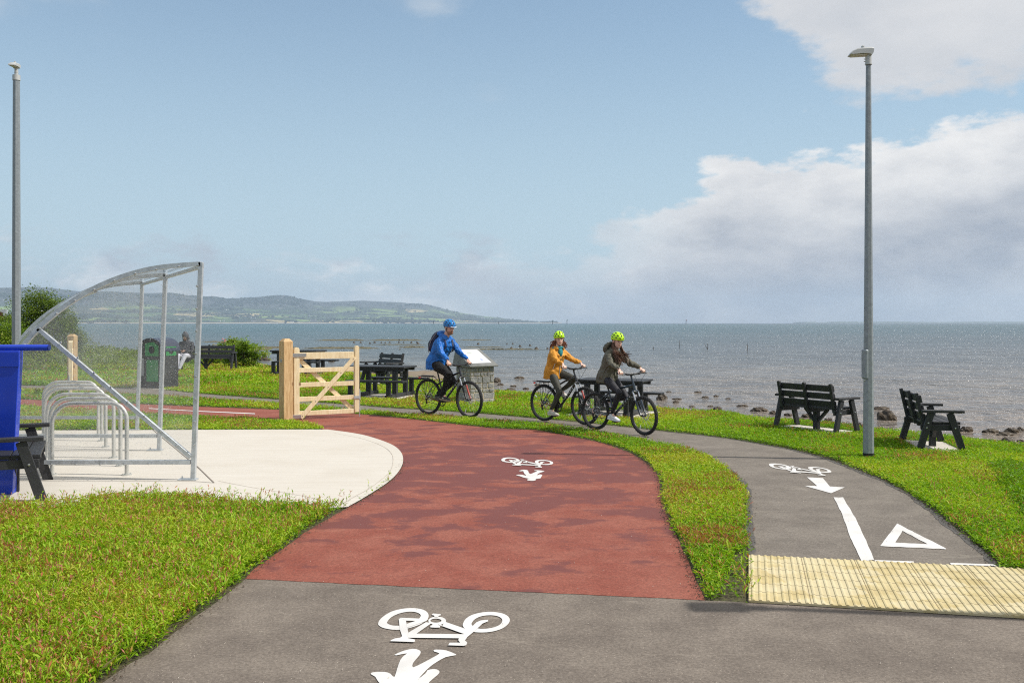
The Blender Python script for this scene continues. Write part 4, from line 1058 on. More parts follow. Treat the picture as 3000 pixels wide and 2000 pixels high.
# end sheets (sit just behind the frame members)
endpoly = [(a, b) for a, b in hoopS if b > railz+.02]+[(hoop[-1][0]+.03, railz), (-.02, railz)]
for o_, nm in ((Vector((0, .032, 0)), 'end_sheet'), (d2+Vector((0, -.032, 0)), 'end_sheet')):
    MB().add([(a+o_.x, o_.y, b) for a, b in endpoly], [tuple(range(len(endpoly)))]).build('end_sheet', M['glass'], sh)
for k in range(2):
    a_ = d1*0+Vector((0, .0, 0)) if k == 0 else d1; b_ = d1 if k == 0 else d2; vs = []; P = [p for p in hoopS if p[1] > railz]
    for x, z in P: q = Vector((x, 0, z)); c = (q-Vector((top.x-1.9, 0, .2))).normalized()*.034; vs += [q+c+a_, q+c+b_]
    fs = [(2*i, 2*i+1, 2*i+3, 2*i+2) for i in range(len(P)-1)]
    MB().add(vs, fs).build('roof_sheet', M['glassr'], sh, smooth=True)
bt = MB()
def bolt(x, z, par=sh): MB().ell((x, -.030, z), (.014, .012, .014), n=8, m=4).build('bolt', M['bolt'], par, smooth=True)
for p in ((582, 777), (525, 781), (459, 789), (398, 801), (336.7, 822), (278, 848), (222, 880), (168, 918), (119, 961), (75, 1009), (579, 838), (578, 904), (577, 969), (576, 1035), (575, 1102), (574, 1168), (572, 1234), (571, 1300), (181, 1003), (231, 1047), (279, 1091), (328, 1133), (376, 1177), (425, 1219), (472, 1262), (520, 1304), (152, 1358), (224, 1358), (296, 1358), (367, 1358), (438, 1357), (508, 1357)): bolt(*sl_(*p))
# bike stands
st0 = None
feet = [(371.5, 1391), (353, 1364.5), (333, 1341), (310, 1309.6), (298.5, 1291), (288, 1273)]
for i, p in enumerate(feet):
    g = G(*p, .016)
    if st0 is None:
        e = empty('cycle_stand', g); L_ = .92; h = .885; r = .20; pts = [(0, 0, 0), (0, 0, h-r)]+[(-r+r*math.cos(a), 0, h-r+r*math.sin(a)) for a in (R(15), R(32), R(50), R(68), R(84))]+[(-L_+.28, 0, h)]
        pts += [(-L_+.26-.26*math.sin(a), 0, h-.26+.26*math.cos(a)) for a in (R(8), R(24), R(40), R(56), R(72), R(86))]+[(-L_, 0, h-.3), (-L_, 0, 0)]
        MB().tube(pts, .0255, n=14, side=(0, 1, 0)).build('hoop_tube', M['tube'], e, smooth=True)
        for x in (0, -L_):
            f = MB().tube([(x, 0, 0), (x, 0, .012)], .062, n=18)
            for a in range(4): f.tube([(x+.045*math.cos(R(45+90*a)), .045*math.sin(R(45+90*a)), .01), (x+.045*math.cos(R(45+90*a)), .045*math.sin(R(45+90*a)), .024)], .007, n=6)
            f.build('foot_plate', M['tube'], e, smooth=True)
        st0 = e
    else: e = copy_tree(st0); e.location = g
    tag(e, ['front cycle stand, nearest the end sheet of the shelter', 'second cycle stand from the front of the shelter', 'third cycle stand from the front, in the middle of the row', 'fourth cycle stand from the front, behind the gap in the row', 'fifth cycle stand from the front of the shelter', 'rearmost cycle stand in the shelter'][i], 'cycle stand', 'galvanised hoop cycle stands in the shelter')

# blue repair stand at the left edge
bs = empty('repair_stand', (*G(-20, 1452)[:2], .016)); tag(bs, 'royal blue metal repair stand cut by the left edge, with a blue hanging arm', 'repair stand')
by = G(-20, 1452)[1]; sc_ = by/F; W0 = (57+60)*sc_; W1 = (36+60)*sc_; x0 = -40*sc_; hh = 1.885-(1026-HY)*sc_-.016
bx = MB(); dz = .14
bx.add([(x0-.2, 0, 0), (x0+W1, 0, 0), (x0+W1-.03, dz, 0), (x0-.2, dz, 0), (x0-.2, 0, hh), (x0+W0, 0, hh), (x0+W0-.03, dz, hh), (x0-.2, dz, hh)], [(3, 2, 1, 0), (4, 5, 6, 7), (0, 1, 5, 4), (1, 2, 6, 5), (2, 3, 7, 6), (3, 0, 4, 7)])
bx.build('cabinet', M['blue'], bs, bevel=.006)
MB().box(((x0-.2+x0+W0)/2, -.006, hh-.10), (W0+.2, .012, .16)).build('top_flange', M['blue'], bs, bevel=.003)
MB().tube([(x0-.3, .06, hh+.028), (x0+W0+78*sc_, .06, hh+.028)], .034, n=20).build('hanging_arm', M['blue'], bs, smooth=False)
MB().tube([(x0+W0+78*sc_-.004, .06, hh+.028), (x0+W0+78*sc_+.008, .06, hh+.028)], .033, n=20).build('end_cap', mat('blue_cap', (.004, .02, .16), .5), bs)

# ------------------------------------------------------------------ timber gates
def gate_post(parent, h=1.53, w=.195):
    mb = MB(); k = w/2; c = .05
    mb.add([(-k, -k, 0), (k, -k, 0), (k, k, 0), (-k, k, 0), (-k, -k, h), (k, -k, h), (k, k, h), (-k, k, h), (-.05, -.05, h+.055), (.05, -.05, h+.055), (.05, .05, h+.055), (-.05, .05, h+.055)],
           [(3, 2, 1, 0)]+[(i, (i+1) % 4, 4+(i+1) % 4, 4+i) for i in range(4)]+[(4+i, 4+(i+1) % 4, 8+(i+1) % 4, 8+i) for i in range(4)]+[(8, 9, 10, 11)])
    return mb.build('post', M['oak'], parent, bevel=.006)
def gate(label, loc, hinge, direction, h=1.42, L_=1.33, post_rot=R(42), group=None):
    e = empty('timber_gate', loc, 0); tag(e, label, 'gate', group)
    p = gate_post(e); p.rotation_euler = (0, 0, post_rot)
    lt = MB(); c = Vector((-.062, -.085, 1.16)); nrm = Vector((-math.sin(post_rot), -math.cos(post_rot), 0)).normalized(); nrm = Vector((math.cos(post_rot+R(180)), math.sin(post_rot+R(180)), 0))
    q = nrm*.102+Vector((0, 0, 1.16)); sd = Vector((-nrm.y, nrm.x, 0)); lt.obox(q, nrm*.006, sd*.03, (0, 0, .03)); lt.tube([q, q+nrm*.04], .009, n=8); lt.build('latch', M['bolt'], p if False else e)
    g = bpy.data.objects.new('_', None); a = math.atan2(direction[1], direction[0])
    mat4 = Matrix.Translation(Vector(hinge)-Vector(loc)) @ Matrix.Rotation(a, 4, 'Z')
    bpy.data.objects.remove(g)
    def B(nm, p0, p1, w, t, up=(0, 0, 1), m=M['wood'], bv=.004):
        mb = MB(); mb.M = mat4; mb.beam(p0, p1, w, t, up); return mb.build(nm, m, e, bevel=bv)
    for x, z0, z1, ww in ((.055, .02, h, .11), (L_-.045, .10, h+.02, .09)):
        mb = MB(); mb.M = mat4; prof = [(x-ww/2, z0), (x+ww/2, z0), (x+ww/2, z1-.05), (x+ww/4, z1-.01), (x-ww/4, z1-.01), (x-ww/2, z1-.05)]
        mb.prism(prof, lambda u, v, w: (u, w-.045, v), .09); mb.build('stile', M['wood'], e, bevel=.004, fixn=True)
    B('top_rail', (.11, 0, 1.245), (L_-.09, 0, 1.245), .055, .13)
    for z in (.965, .68, .40, .125): B('rail', (.11, 0, z), (L_-.09, 0, z), .05, .088)
    B('brace', (.13, -.042, .04), (L_-.10, -.042, 1.20), .03, .085); B('brace', (.13, .042, 1.17), (L_-.12, .042, .16), .03, .085)
    for z, x1 in ((1.26, .24), (.07, .14)):
        mb = MB(); mb.M = mat4; mb.obox(((x1-.03)/2, -.052, z), ((x1+.03)/2, 0, 0), (0, .006, 0), (0, 0, .035)); hgo = mb.build('hinge_strap', M['bolt'], e, bevel=.002)
    mb = MB(); mb.M = mat4; x = L_+.012; mb.tube([(x, -.03, -.005), (x, -.03, .56)], .0095, n=8); mb.tube([(x, -.03, .35), (x, -.03, .52)], .018, n=8); mb.tube([(x, -.03, .13), (x, -.03, .17)], .018, n=8)
    mb.obox((L_-.05, -.052, .40), (.06, 0, 0), (0, .006, 0), (0, 0, .028)); mb.build('drop_bolt', M['galv'], e, smooth=False)
    nb = MB(); nb.M = mat4
    for t in (.03, .27, .5, .74, .97):
        q = Vector((.13, -.06, .04)).lerp(Vector((L_-.10, -.06, 1.20)), t); nb.ell(q, (.009, .004, .009), n=6, m=4)
    nb.build('nail', M['blackrub'], e)
    return e
gp0 = G(833, 1234)
hin = G(853, 1232); fre = ((1053-1500)/F*18.9, 18.9)
gate('open five-bar timber gate with a sawn post, swung across the red cycle path', (gp0[0], gp0[1]+.13, 0), (hin[0]+.02, hin[1]+.10, 0), (fre[0]-hin[0], fre[1]-hin[1]-.1))
g2 = G(212, 1150); v2 = Vector((g2[0], g2[1]))
gate('timber gate and sawn post seen edge-on through the shelter sheet', (g2[0], g2[1], 0), (g2[0]+.02, g2[1]-.12, 0), (-v2.x*.97, -v2.y), h=1.42, post_rot=R(-4))

# ------------------------------------------------------------------ stone plinth with information panel
pl = empty('information_plinth', (*G(1352, 1190)[:2], 0), R(34)); pl.location.x = (1392-1500)/F*22.2; pl.location.y = 22.2; tag(pl, 'squat stone plinth with a sloping slate top and white panel, behind the rider in blue', 'information plinth')
def stones(w, d, h):
    rr = random.Random(4); mb = MB(); core = MB().box((0, 0, h/2), (w-.006, d-.006, h)); core.build('mortar_core', mat('lime_mortar', (.50, .42, .30), .9, bump=.3), pl)
    for face in range(4):
        L_ = w if face % 2 == 0 else d; D_ = d if face % 2 == 0 else w; rot = Matrix.Rotation(R(90)*face, 3, 'Z')
        z = .0; rows = [.11, .15, .085, .13, .16, .09, .12]; rows = [r_*h/sum(rows) for r_ in rows]
        for hgt in rows:
            x = -L_/2+.0
            while x < L_/2-.03:
                ww = rr.choice((.09, .14, .2, .24))*rr.uniform(.85, 1.15)
                if x+ww > L_/2-.06: ww = L_/2-x
                g_ = .0105; o_ = rr.uniform(.006, .024)
                hh2 = hgt
                c = rot @ Vector((x+ww/2, -(D_/2-.01+o_/2), z+hh2/2))
                vs = []
                for k in (-1, 1):
                    for a, b in ((-1, -1), (1, -1), (1, 1), (-1, 1)):
                        vs.append(c+rot @ Vector((a*(ww/2-g_)+rr.uniform(-.006, .006), k*-(o_/2+.01)+rr.uniform(-.004, .004), b*(hh2/2-g_)+rr.uniform(-.006, .006))))
                mb.add(vs, [(3, 2, 1, 0), (4, 5, 6, 7), (0, 1, 5, 4), (1, 2, 6, 5), (2, 3, 7, 6), (3, 0, 4, 7)])
                x += ww
            z += hgt
    mb.build('stonework', mat('grey_stone', (.13, .135, .14), .85, var=.3, vscale=5, bump=1.0, bscale=30, col2=(.40, .39, .37), detail=8), pl, bevel=.006, fixn=True)
stones(.66, .62, .86)
sl2 = MB(); w2 = .40
sl2.add([(-w2, -.40, .862), (w2, -.40, .862), (w2, .40, .862), (-w2, .40, .862), (-w2, -.40, .90), (w2, -.40, .90), (w2*.82, .36, 1.28), (-w2*.82, .36, 1.28)], [(3, 2, 1, 0), (4, 5, 6, 7), (0, 1, 5, 4), (1, 2, 6, 5), (2, 3, 7, 6), (3, 0, 4, 7)])
cap = sl2.build('slate_top', mat('slate', (.13, .135, .13), .6, var=.15, vscale=5, bump=.3, col2=(.21, .215, .20)), pl, bevel=.006, fixn=True)
def onslope(a, b, lift): t = b; return (w2*(1-.18*t)*a, -.40+.76*t-.45*lift, .90+.38*t+lift*.9)
pm = MB(); pm.add([onslope(-.70, .12, .008), onslope(.66, .12, .008), onslope(.66, .90, .008), onslope(-.70, .90, .008)], [(0, 1, 2, 3)]); pn = pm.build('panel', mat('white_panel', (.78, .79, .80), .35, var=.03), pl)
for a0_, a1_, b0_, b1_, c_ in ((-.45, -.02, .66, .70, (.42, .47, .40)), (-.40, -.08, .72, .76, (.42, .47, .40)), (-.62, .58, .44, .50, (.62, .65, .80)), (.12, .28, .26, .36, (.40, .45, .62)), (-.60, -.1, .28, .30, (.5, .5, .55)), (-.60, -.1, .22, .24, (.5, .5, .55))):
    q = MB(); q.add([onslope(a0_, b0_, .011), onslope(a1_, b0_, .011), onslope(a1_, b1_, .011), onslope(a0_, b1_, .011)], [(0, 1, 2, 3)]); q.build('printing', mat('panel_print', c_, .5), pn)
slab_at((pl.location.x, pl.location.y), R(34), (.95, .95), .015)

# ------------------------------------------------------------------ recycling bin
rb = empty('recycling_bin', (*G(466, 1137)[:2], 0), R(-24)); tag(rb, 'black domed recycling bin with green panels seen through the shelter sheet', 'recycling bin')
prof = [(-.44, 0), (.44, 0), (.44, 1.10)]+[(.44*math.cos(a), 1.10+.33*math.sin(a)) for a in (R(18), R(36), R(54), R(72), R(90), R(108), R(126), R(144), R(162))]+[(-.44, 1.10)]
MB().prism(prof, lambda u, v, w: (u, w-.32, v), .64).build('body', M['black'], rb, bevel=.02, fixn=True)
pr2 = [(-.47, 1.08)]+[(.47*math.cos(a), 1.10+.36*math.sin(a)) for a in [R(180-15*k) for k in range(13)]]+[(.47, 1.08)]+[(.445*math.cos(a), 1.10+.335*math.sin(a)) for a in [R(15*k) for k in range(13)]]
MB().prism(pr2, lambda u, v, w: (u, w-.35, v), .70).build('hood', mat('dark_blue_lid', (.03, .04, .07), .35), rb, fixn=True)
gn = mat('green_panel', (.02, .24, .06), .45, var=.1)
MB().box((.07, -.325, .52), (.44, .012, .62)).build('lower_panel', gn, rb)
u_ = MB(); u_.prism([(-.20, .94), (.30, .94), (.30, 1.22), (.12, 1.34), (-.20, 1.30)], lambda u, v, w: (u, w-.333, v), .014); up_ = u_.build('upper_panel', gn, rb, fixn=True)
MB().tube([(.05, -.337, 1.12), (.05, -.325, 1.12)], .11, n=20).build('opening', M['blackrub'], rb)
MB().box((.452, 0, 1.08), (.01, .40, .26)).build('side_panel', gn, rb); MB().tube([(.46, 0, 1.08), (.452, 0, 1.08)], .09, n=18).build('opening', M['blackrub'], rb)
MB().box((-.33, -.325, .62), (.16, .012, .50)).build('notice', mat('grey_notice', (.30, .31, .32), .6), rb)
slab_at(rb.location, R(-24), (1.2, .9))

# ------------------------------------------------------------------ shore and sea objects
def rock(px, py, wpx, hpx=None, label=None, seed=0):
    X, Y, Z = G(px, py, WZ); w = wpx/F*Y; h = (hpx or wpx*.38)/F*Y; r = random.Random(seed); bm = bmesh.new(); bmesh.ops.create_icosphere(bm, subdivisions=3, radius=1)
    ph = [r.uniform(0, 6.28) for _ in range(6)]
    for v in bm.verts:
        c = v.co; k = 1+.16*math.sin(3*c.x+ph[0])*math.cos(2.5*c.y+ph[1])+.10*math.sin(7*c.x+ph[2]+4*c.z)+.07*math.sin(13*c.y+ph[3]+9*c.x)+r.uniform(-.06, .06)
        v.co = Vector((c.x*k*w/2, c.y*k*w/2*.8, (c.z*k*h*.95) if c.z > 0 else c.z*h*.3))
    me = bpy.data.meshes.new('rock'); bm.to_mesh(me); bm.free(); me.materials.append(M['weed']); o = bpy.data.objects.new('rock', me); COL.objects.link(o); o.location = (X, Y+w*.3, Z); o['gx'] = (px, py, wpx); return o
ROCKS = []
rk = [(1942, 1168, 30, 14), (1981, 1180, 20, 7), (2100, 1205, 30, 15), (2228, 1205, 45, 13), (2267, 1213, 26, 9), (2312, 1218, 25, 8), (2366, 1223, 30, 11), (2384, 1228, 22, 9), (2345, 1236, 50, 12), (2427, 1240, 30, 16), (2482, 1197, 22, 5), (2584, 1199, 46, 8), (2604, 1231, 56, 29), (2522, 1249, 16, 12), (2029, 1192, 20, 4), (2082, 1191, 18, 4), (2177, 1190, 32, 5), (2046, 1150, 20, 4), (2067, 1165, 20, 5), (1985, 1170, 30, 4), (2099, 1161, 16, 4), (2135, 1168, 18, 3),
      (2834, 1265, 38, 16), (2907, 1268, 44, 12), (2970, 1267, 38, 14), (2994, 1260, 22, 8), (2950, 1275, 44, 10), (2958, 1303, 46, 20), (2994, 1295, 22, 7), (1454, 1120, 26, 14), (1521, 1109, 28, 7), (1466, 1128, 20, 5), (1504, 1132, 20, 4), (1541, 1140, 20, 5), (1492, 1152, 42, 15), (1541, 1156, 18, 8), (1936, 1172, 26, 14), (773, 1056, 32, 12), (970, 1060, 20, 6), (1880, 1150, 16, 4), (1895, 1156, 18, 4), (1575, 1128, 18, 4), (1600, 1120, 22, 3), (1960, 1148, 16, 3)]
for i, (a, b, c, d) in enumerate(rk): ROCKS.append(rock(a, b, c, d, seed=i))
def bank(x0, x1, py, hpx, dpx, label, seed):
    r = random.Random(seed); n = max(10, int((x1-x0)/5)); z = WZ; top_ = []; 
    Y0 = G(0, py+dpx/2, z)[1]; Y1 = G(0, py-dpx/2, z)[1]; X0 = (x0-1500)/F*Y0; X1 = (x1-1500)/F*Y0; mb = MB(); rows = 5; vs = []
    for j in range(rows):
        for i in range(n+1):
            t = i/n; taper = min(1, t*5, (1-t)*5)
            hh = hpx/F*Y0*r.uniform(.35, 1.2)*taper*(1 if 0 < j < rows-1 else -.3)
            vs.append((X0+(X1-X0)*t+r.uniform(-.3, .3), Y0+(Y1-Y0)*(j/(rows-1))*(.3+.7*taper)+r.uniform(-.4, .4), z+hh))
    fs = [(j*(n+1)+i, j*(n+1)+i+1, (j+1)*(n+1)+i+1, (j+1)*(n+1)+i) for j in range(rows-1) for i in range(n)]
    o = mb.add(vs, fs).build('oyster_trestles', M['trestle']); tag(o, label, 'oyster bed', 'weedy oyster beds in the shallows'); return o
bank(919, 1074, 996.8, 3.2, 1.6, 'weed-covered oyster bed above the gate, farthest of the rows', 1)
bank(1074, 1242, 996.6, 3.0, 1.6, 'yellow-green oyster bed ending behind the rider in blue, in the far row', 2)
bank(1345, 1440, 995.8, 1.6, 1.2, 'faint far oyster bed right of the rider in blue', 3)
bank(877, 1112, 1020, 3.6, 2.6, 'brown oyster bed running behind the top of the gate', 4)
bank(1163, 1246, 1017.2, 3.2, 2, 'short oyster bed just left of the backpack', 5)
bank(1282, 1602, 1023.4, 2.6, 1.6, 'long oyster bed between the rider in blue and the rider in yellow', 6)
bank(587, 716, 1001.5, 2.8, 1.6, 'dark oyster bed behind the far bench and its flowers', 7)
bank(1090, 1245, 1009.5, 1.6, 1.2, 'thin oyster bed line left of the rider in blue, in the middle row', 8)
bank(1350, 1480, 1016.5, 1.4, 1.2, 'thin broken oyster bed right of the rider in blue', 9)
bank(700, 870, 1018, 3.4, 3, 'brown oyster bed between the timber post and the far bushes', 10)
cone0 = None
for i, (x, y, s) in enumerate([(1037, 1003, 8), (1057, 1003, 8), (1084, 1005.5, 8), (1097, 1003, 9), (1117, 1003.5, 6), (1129, 1004, 6), (1142, 1003, 7), (1169, 1002.6, 7), (1182, 1003, 6), (1205, 1003, 8), (1222, 1003, 7), (1225, 1006, 9), (1401, 1007.5, 9), (1485, 1006.5, 6), (1502, 1006.5, 7), (1524, 1014.5, 10), (1553, 1012, 9), (1498, 1019.5, 9), (1571, 1021.5, 13), (1604, 1021.5, 9), (1172, 1022.5, 6), (1258, 1024, 6)]):
    X, Y, Z = G(x, y+1, WZ)
    if cone0 is None:
        r = random.Random(2); bm = bmesh.new(); bmesh.ops.create_cone(bm, segments=9, radius1=.62, radius2=.12, depth=.75, cap_ends=True)
        for v in bm.verts: v.co += Vector((r.uniform(-.08, .08), r.uniform(-.08, .08), .3+r.uniform(-.05, .1)))
        bmesh.ops.subdivide_edges(bm, edges=bm.edges, cuts=1)
        me = bpy.data.meshes.new('mooring_stump'); bm.to_mesh(me); bm.free(); me.materials.append(M['weed']); o = bpy.data.objects.new('mooring_stump', me); COL.objects.link(o); cone0 = o
    else: o = cone0.copy(); COL.objects.link(o)
    o.location = (X, Y, Z); o.rotation_euler.z = i*1.3; k = s/F*Y/1.15; o.scale = (k, k, k*.85)
    side = 'left of the rider in blue' if x < 1280 else 'between the blue and mustard riders'
    tag(o, 'small dark stump in the shallows '+side, 'stump', 'dark stumps in the shallows '+side)
def marker(px, py, hpx, label, head=True, red=False):
    X, Y, Z = G(px, 946+2.785*F/2600., WZ); Y = 2600.; X = (px-1500)/F*Y; h = hpx/F*Y; e = empty('channel_marker', (X, Y, WZ)); tag(e, label, 'channel marker')
    MB().tube([(0, 0, -1), (0, 0, h+2.7)], .8, n=8).build('pile', mat('dark_pile', (.03, .04, .045), .8), e)
    if head:
        MB().box((1.0, 0, h+2.9), (3.0, 1.6, 2.0)).build('lantern_cage', mat('marker_paint', (.45, .10, .08) if red else (.03, .16, .13), .6), e)
    return e
marker(1661, 0, 8, 'channel marker pile with a dark head right of the yellow-jacket rider')
marker(1619, 0, 7, 'channel marker pile at the tip of the hills')
marker(2010, 0, 8, 'channel marker pile with a small red lantern on the open horizon', red=True)
marker(1270, 0, 6, 'thin channel marker just left of the blue helmet', False); marker(1415, 0, 5, 'thin channel marker in front of the far town', False)
marker(1460, 0, 4, 'short pile in front of the right end of the hills', False)
marker(1099, 0, 5, 'thin channel marker far left in front of the shoreline houses', False)
for i, (x, y, h, lb) in enumerate([(1914, 1022, 7, 'short withy stick right of the olive-jacket rider'), (1991, 1018, 22, 'thin tall withy stick in the water below the red-topped marker'), (2073, 1022, 17, 'forked withy stick in the open shallows'), (2189, 1027, 22, 'tall withy stick left of the benches'), (1702, 1024, 7, 'short withy stick between the two women')]):
    X, Y, Z = G(x, y, WZ); hh = h/F*Y; mb = MB().tube([(0, 0, -.3), (.02, 0, hh*.5), (0, 0, hh)], [.035, .03, .015], n=6)
    if i == 2: mb.tube([(-.02, 0, 0), (-.35, 0, hh*.9)], [.03, .015], n=6)
    o = mb.build('withy_stick', M['bark'], loc=(X, Y, Z)); tag(o, lb, 'stick', 'withy sticks standing in the water')

# far houses, each a thing of its own
def make_house(kind, wall):
    e = empty('cottage', (0, 0, 0)); w, d, h = ((14, 8, 4.2), (18, 9, 6.2), (10, 8, 5))[kind]
    MB().box((0, 0, h/2), (w, d, h)).build('wall', wall, e)
    r = MB(); r.add([(-w/2-.4, -d/2-.4, h), (w/2+.4, -d/2-.4, h), (w/2+.4, d/2+.4, h), (-w/2-.4, d/2+.4, h), (-w/2-.4, 0, h+3), (w/2+.4, 0, h+3)], [(0, 1, 5, 4), (2, 3, 4, 5), (0, 4, 3), (1, 2, 5), (3, 2, 1, 0)]); ro = r.build('roof', M['roof'], e)
    MB().box((w/2-1.2, 0, h+3.2), (1.2, .9, 1.8)).build('chimney', wall, ro)
    return e
M['roof'] = mat('far_slate_roof', (.12, .12, .13), .8); hw = mat('limewash', (.74, .74, .70), .8); hc = mat('cream_render', (.60, .56, .46), .8)
protos = [make_house(0, hw), make_house(1, hw), make_house(2, hc)]
hs = [(700, 929, 1), (643, 917, 0), (735, 931, 1), (749, 932, 0), (1222, 927, 0), (745, 943, 1), (752, 943.5, 0), (648, 941.5, 1), (655, 941, 0), (618, 939, 0), (852, 944, 0), (860, 944, 1), (868, 943.5, 0), (876, 944, 0), (905, 943.5, 0), (908, 926.5, 1), (916, 926, 0), (925, 927, 0), (1055, 927, 1), (1066, 926.5, 0), (1117, 945, 0), (820, 905, 1), (827, 906, 0), (1080, 924, 0), (1042, 912, 0), (665, 909, 1), (672, 908.5, 0), (415, 939, 1), (423, 939.5, 0), (431, 939, 1), (437, 939.5, 0), (530, 936, 1), (538, 937, 0), (20, 874, 0), (27, 880, 1), (13, 882, 0), (250, 890, 0), (380, 895, 0), (395, 912, 1), (450, 905, 0), (545, 905, 0), (555, 930, 1)]
rr = random.Random(9)
for k in range(34): hs.append((rr.uniform(1325, 1450), rr.uniform(931, 943.5), rr.choice((0, 1, 2))))
for k in range(12): hs.append((rr.uniform(1450, 1560), rr.uniform(939, 944.5), rr.choice((0, 2))))
used = [0, 0, 0]
for i, (x, y, kd) in enumerate(hs):
    e = protos[kd] if not used[kd] else copy_tree(protos[kd]); used[kd] = 1; q = hill_at(x, y); X = q.x; e.location = (q.x, q.y, q.z-1); e.rotation_euler.z = rr.uniform(-.5, .5)
    town = x > 1322
    rg_ = 'in the far town at the right end of the hills' if town else ('on the far shore seen through the shelter' if x < 585 else ('on the hillside above the far shore' if y < 935 else 'at the water\'s edge below the hills'))
    tag(e, ('tiny white two-storey house ', 'tiny white two-storey house ', 'tiny cream house ')[1 if kd == 1 else (2 if kd == 2 else 0)].replace('two-storey ', 'two-storey ' if kd == 1 else '')+rg_, 'house', 'far houses '+rg_)
# grey tower building on the far shore
q = hill_at(925, 943); tb = empty('castle_house', (q.x, q.y, q.z-1)); tag(tb, 'grey block building with a square tower on the far shore above the gate', 'building')
gm = mat('far_grey_stone', (.38, .38, .37), .85)
MB().box((-18, 0, 9), (34, 18, 18)).build('wall', gm, tb); MB().box((2, 0, 13), (9, 12, 26)).build('tower', gm, tb); MB().box((26, 0, 5), (38, 12, 10)).build('wing', gm, tb); MB().box((-50, 0, 3.5), (30, 10, 7)).build('wing', hw, tb)
q = hill_at(835, 868.5); mm = empty('radio_mast', (q.x, q.y, q.z-2)); tag(mm, 'thin radio mast on the highest far hilltop', 'mast')
MB().tube([(0, 0, 0), (0, 0, 38)], [1.0, .4], n=6).build('mast_pole', gm, mm)
# small sign at the far left edge
sg = empty('sign_board', (*G(2, 1060)[:2], 0)); Ys = G(2, 1060)[1]; zc = H+(HY-925)*Ys/F; tag(sg, 'white board with a brown picture at the far left edge behind the hedge', 'sign')
MB().box((0, 0, zc), (.62, .05, .62)).build('board', mat('white_board', (.62, .64, .68), .5), sg); MB().tube([(.1, .04, 0), (.1, .04, zc)], .04, n=8).build('post', M['galv_d'], sg)
r_ = random.Random(3); bp_ = MB(); bp_.prism([(-.22, zc-.26), (.16, zc-.26), (.2, zc-.05), (.1, zc+.02), (.13, zc+.14), (.02, zc+.2), (-.06, zc+.08), (-.2, zc+.04)], lambda u, v, w: (u, w-.035, v), .008); bp_.build('picture', mat('brown_picture', (.13, .04, .025), .6), sg)
# ------------------------------------------------------------------ bicycles
def V(*a): return Vector(a)
M['tyre'] = mat('tyre_rubber', (.016, .016, .017), .8, var=.2); M['rim_b'] = mat('black_rim', (.03, .03, .032), .3, .5); M['rim_t'] = mat('tan_sidewall', (.30, .17, .085), .7)
M['chrome'] = mat('bare_steel', (.55, .56, .58), .25, .9, var=.1); M['fork_s'] = mat('silver_fork', (.42, .44, .47), .3, .6); M['fork_r'] = mat('red_fork', (.42, .05, .03), .4)
M['dred'] = mat('dark_red_decal', (.22, .03, .025), .4); M['reflect'] = mat('white_reflector', (.78, .79, .80), .25); M['redrefl'] = mat('red_reflector', (.55, .03, .02), .3); M['decal'] = mat('pale_decal', (.42, .44, .47), .4)
M['bikeblue'] = mat('black_blue_paint', (.018, .030, .045), .25, coat=.5)
class Geo: pass
def bike_geo(Rw, wb, seat, barx, barz, steer, barw):
    g = Geo(); g.R = Rw; g.wb = wb; g.bb = V(wb*.395, 0, .295); g.saddle = V(g.bb.x-.185*(seat-.3)/.62, 0, seat)
    g.ax = V(wb, 0, Rw); a = R(20); g.s = V(-math.sin(a), 0, math.cos(a)); g.off = V(.042, 0, .015)
    g.crown = g.ax-g.off+g.s*(Rw+.095); g.ht = g.crown+g.s*.145; g.steer = steer
    g.stemtop = g.ht+g.s*max(.02, (barz-.04-g.ht.z)/g.s.z)
    g.MS = Matrix.Translation(g.ht) @ Matrix.Rotation(steer, 4, g.s) @ Matrix.Translation(-g.ht)
    g.clamp = V(g.stemtop.x+barx, 0, barz-.02); g.barw = barw
    g.grip = {}
    for sd in (1, -1): g.grip[sd] = (g.MS @ V(g.clamp.x-.045, sd*(barw/2-.06), barz+.012), (g.MS.to_3x3() @ V(-.12, sd, .02)).normalized())
    return g
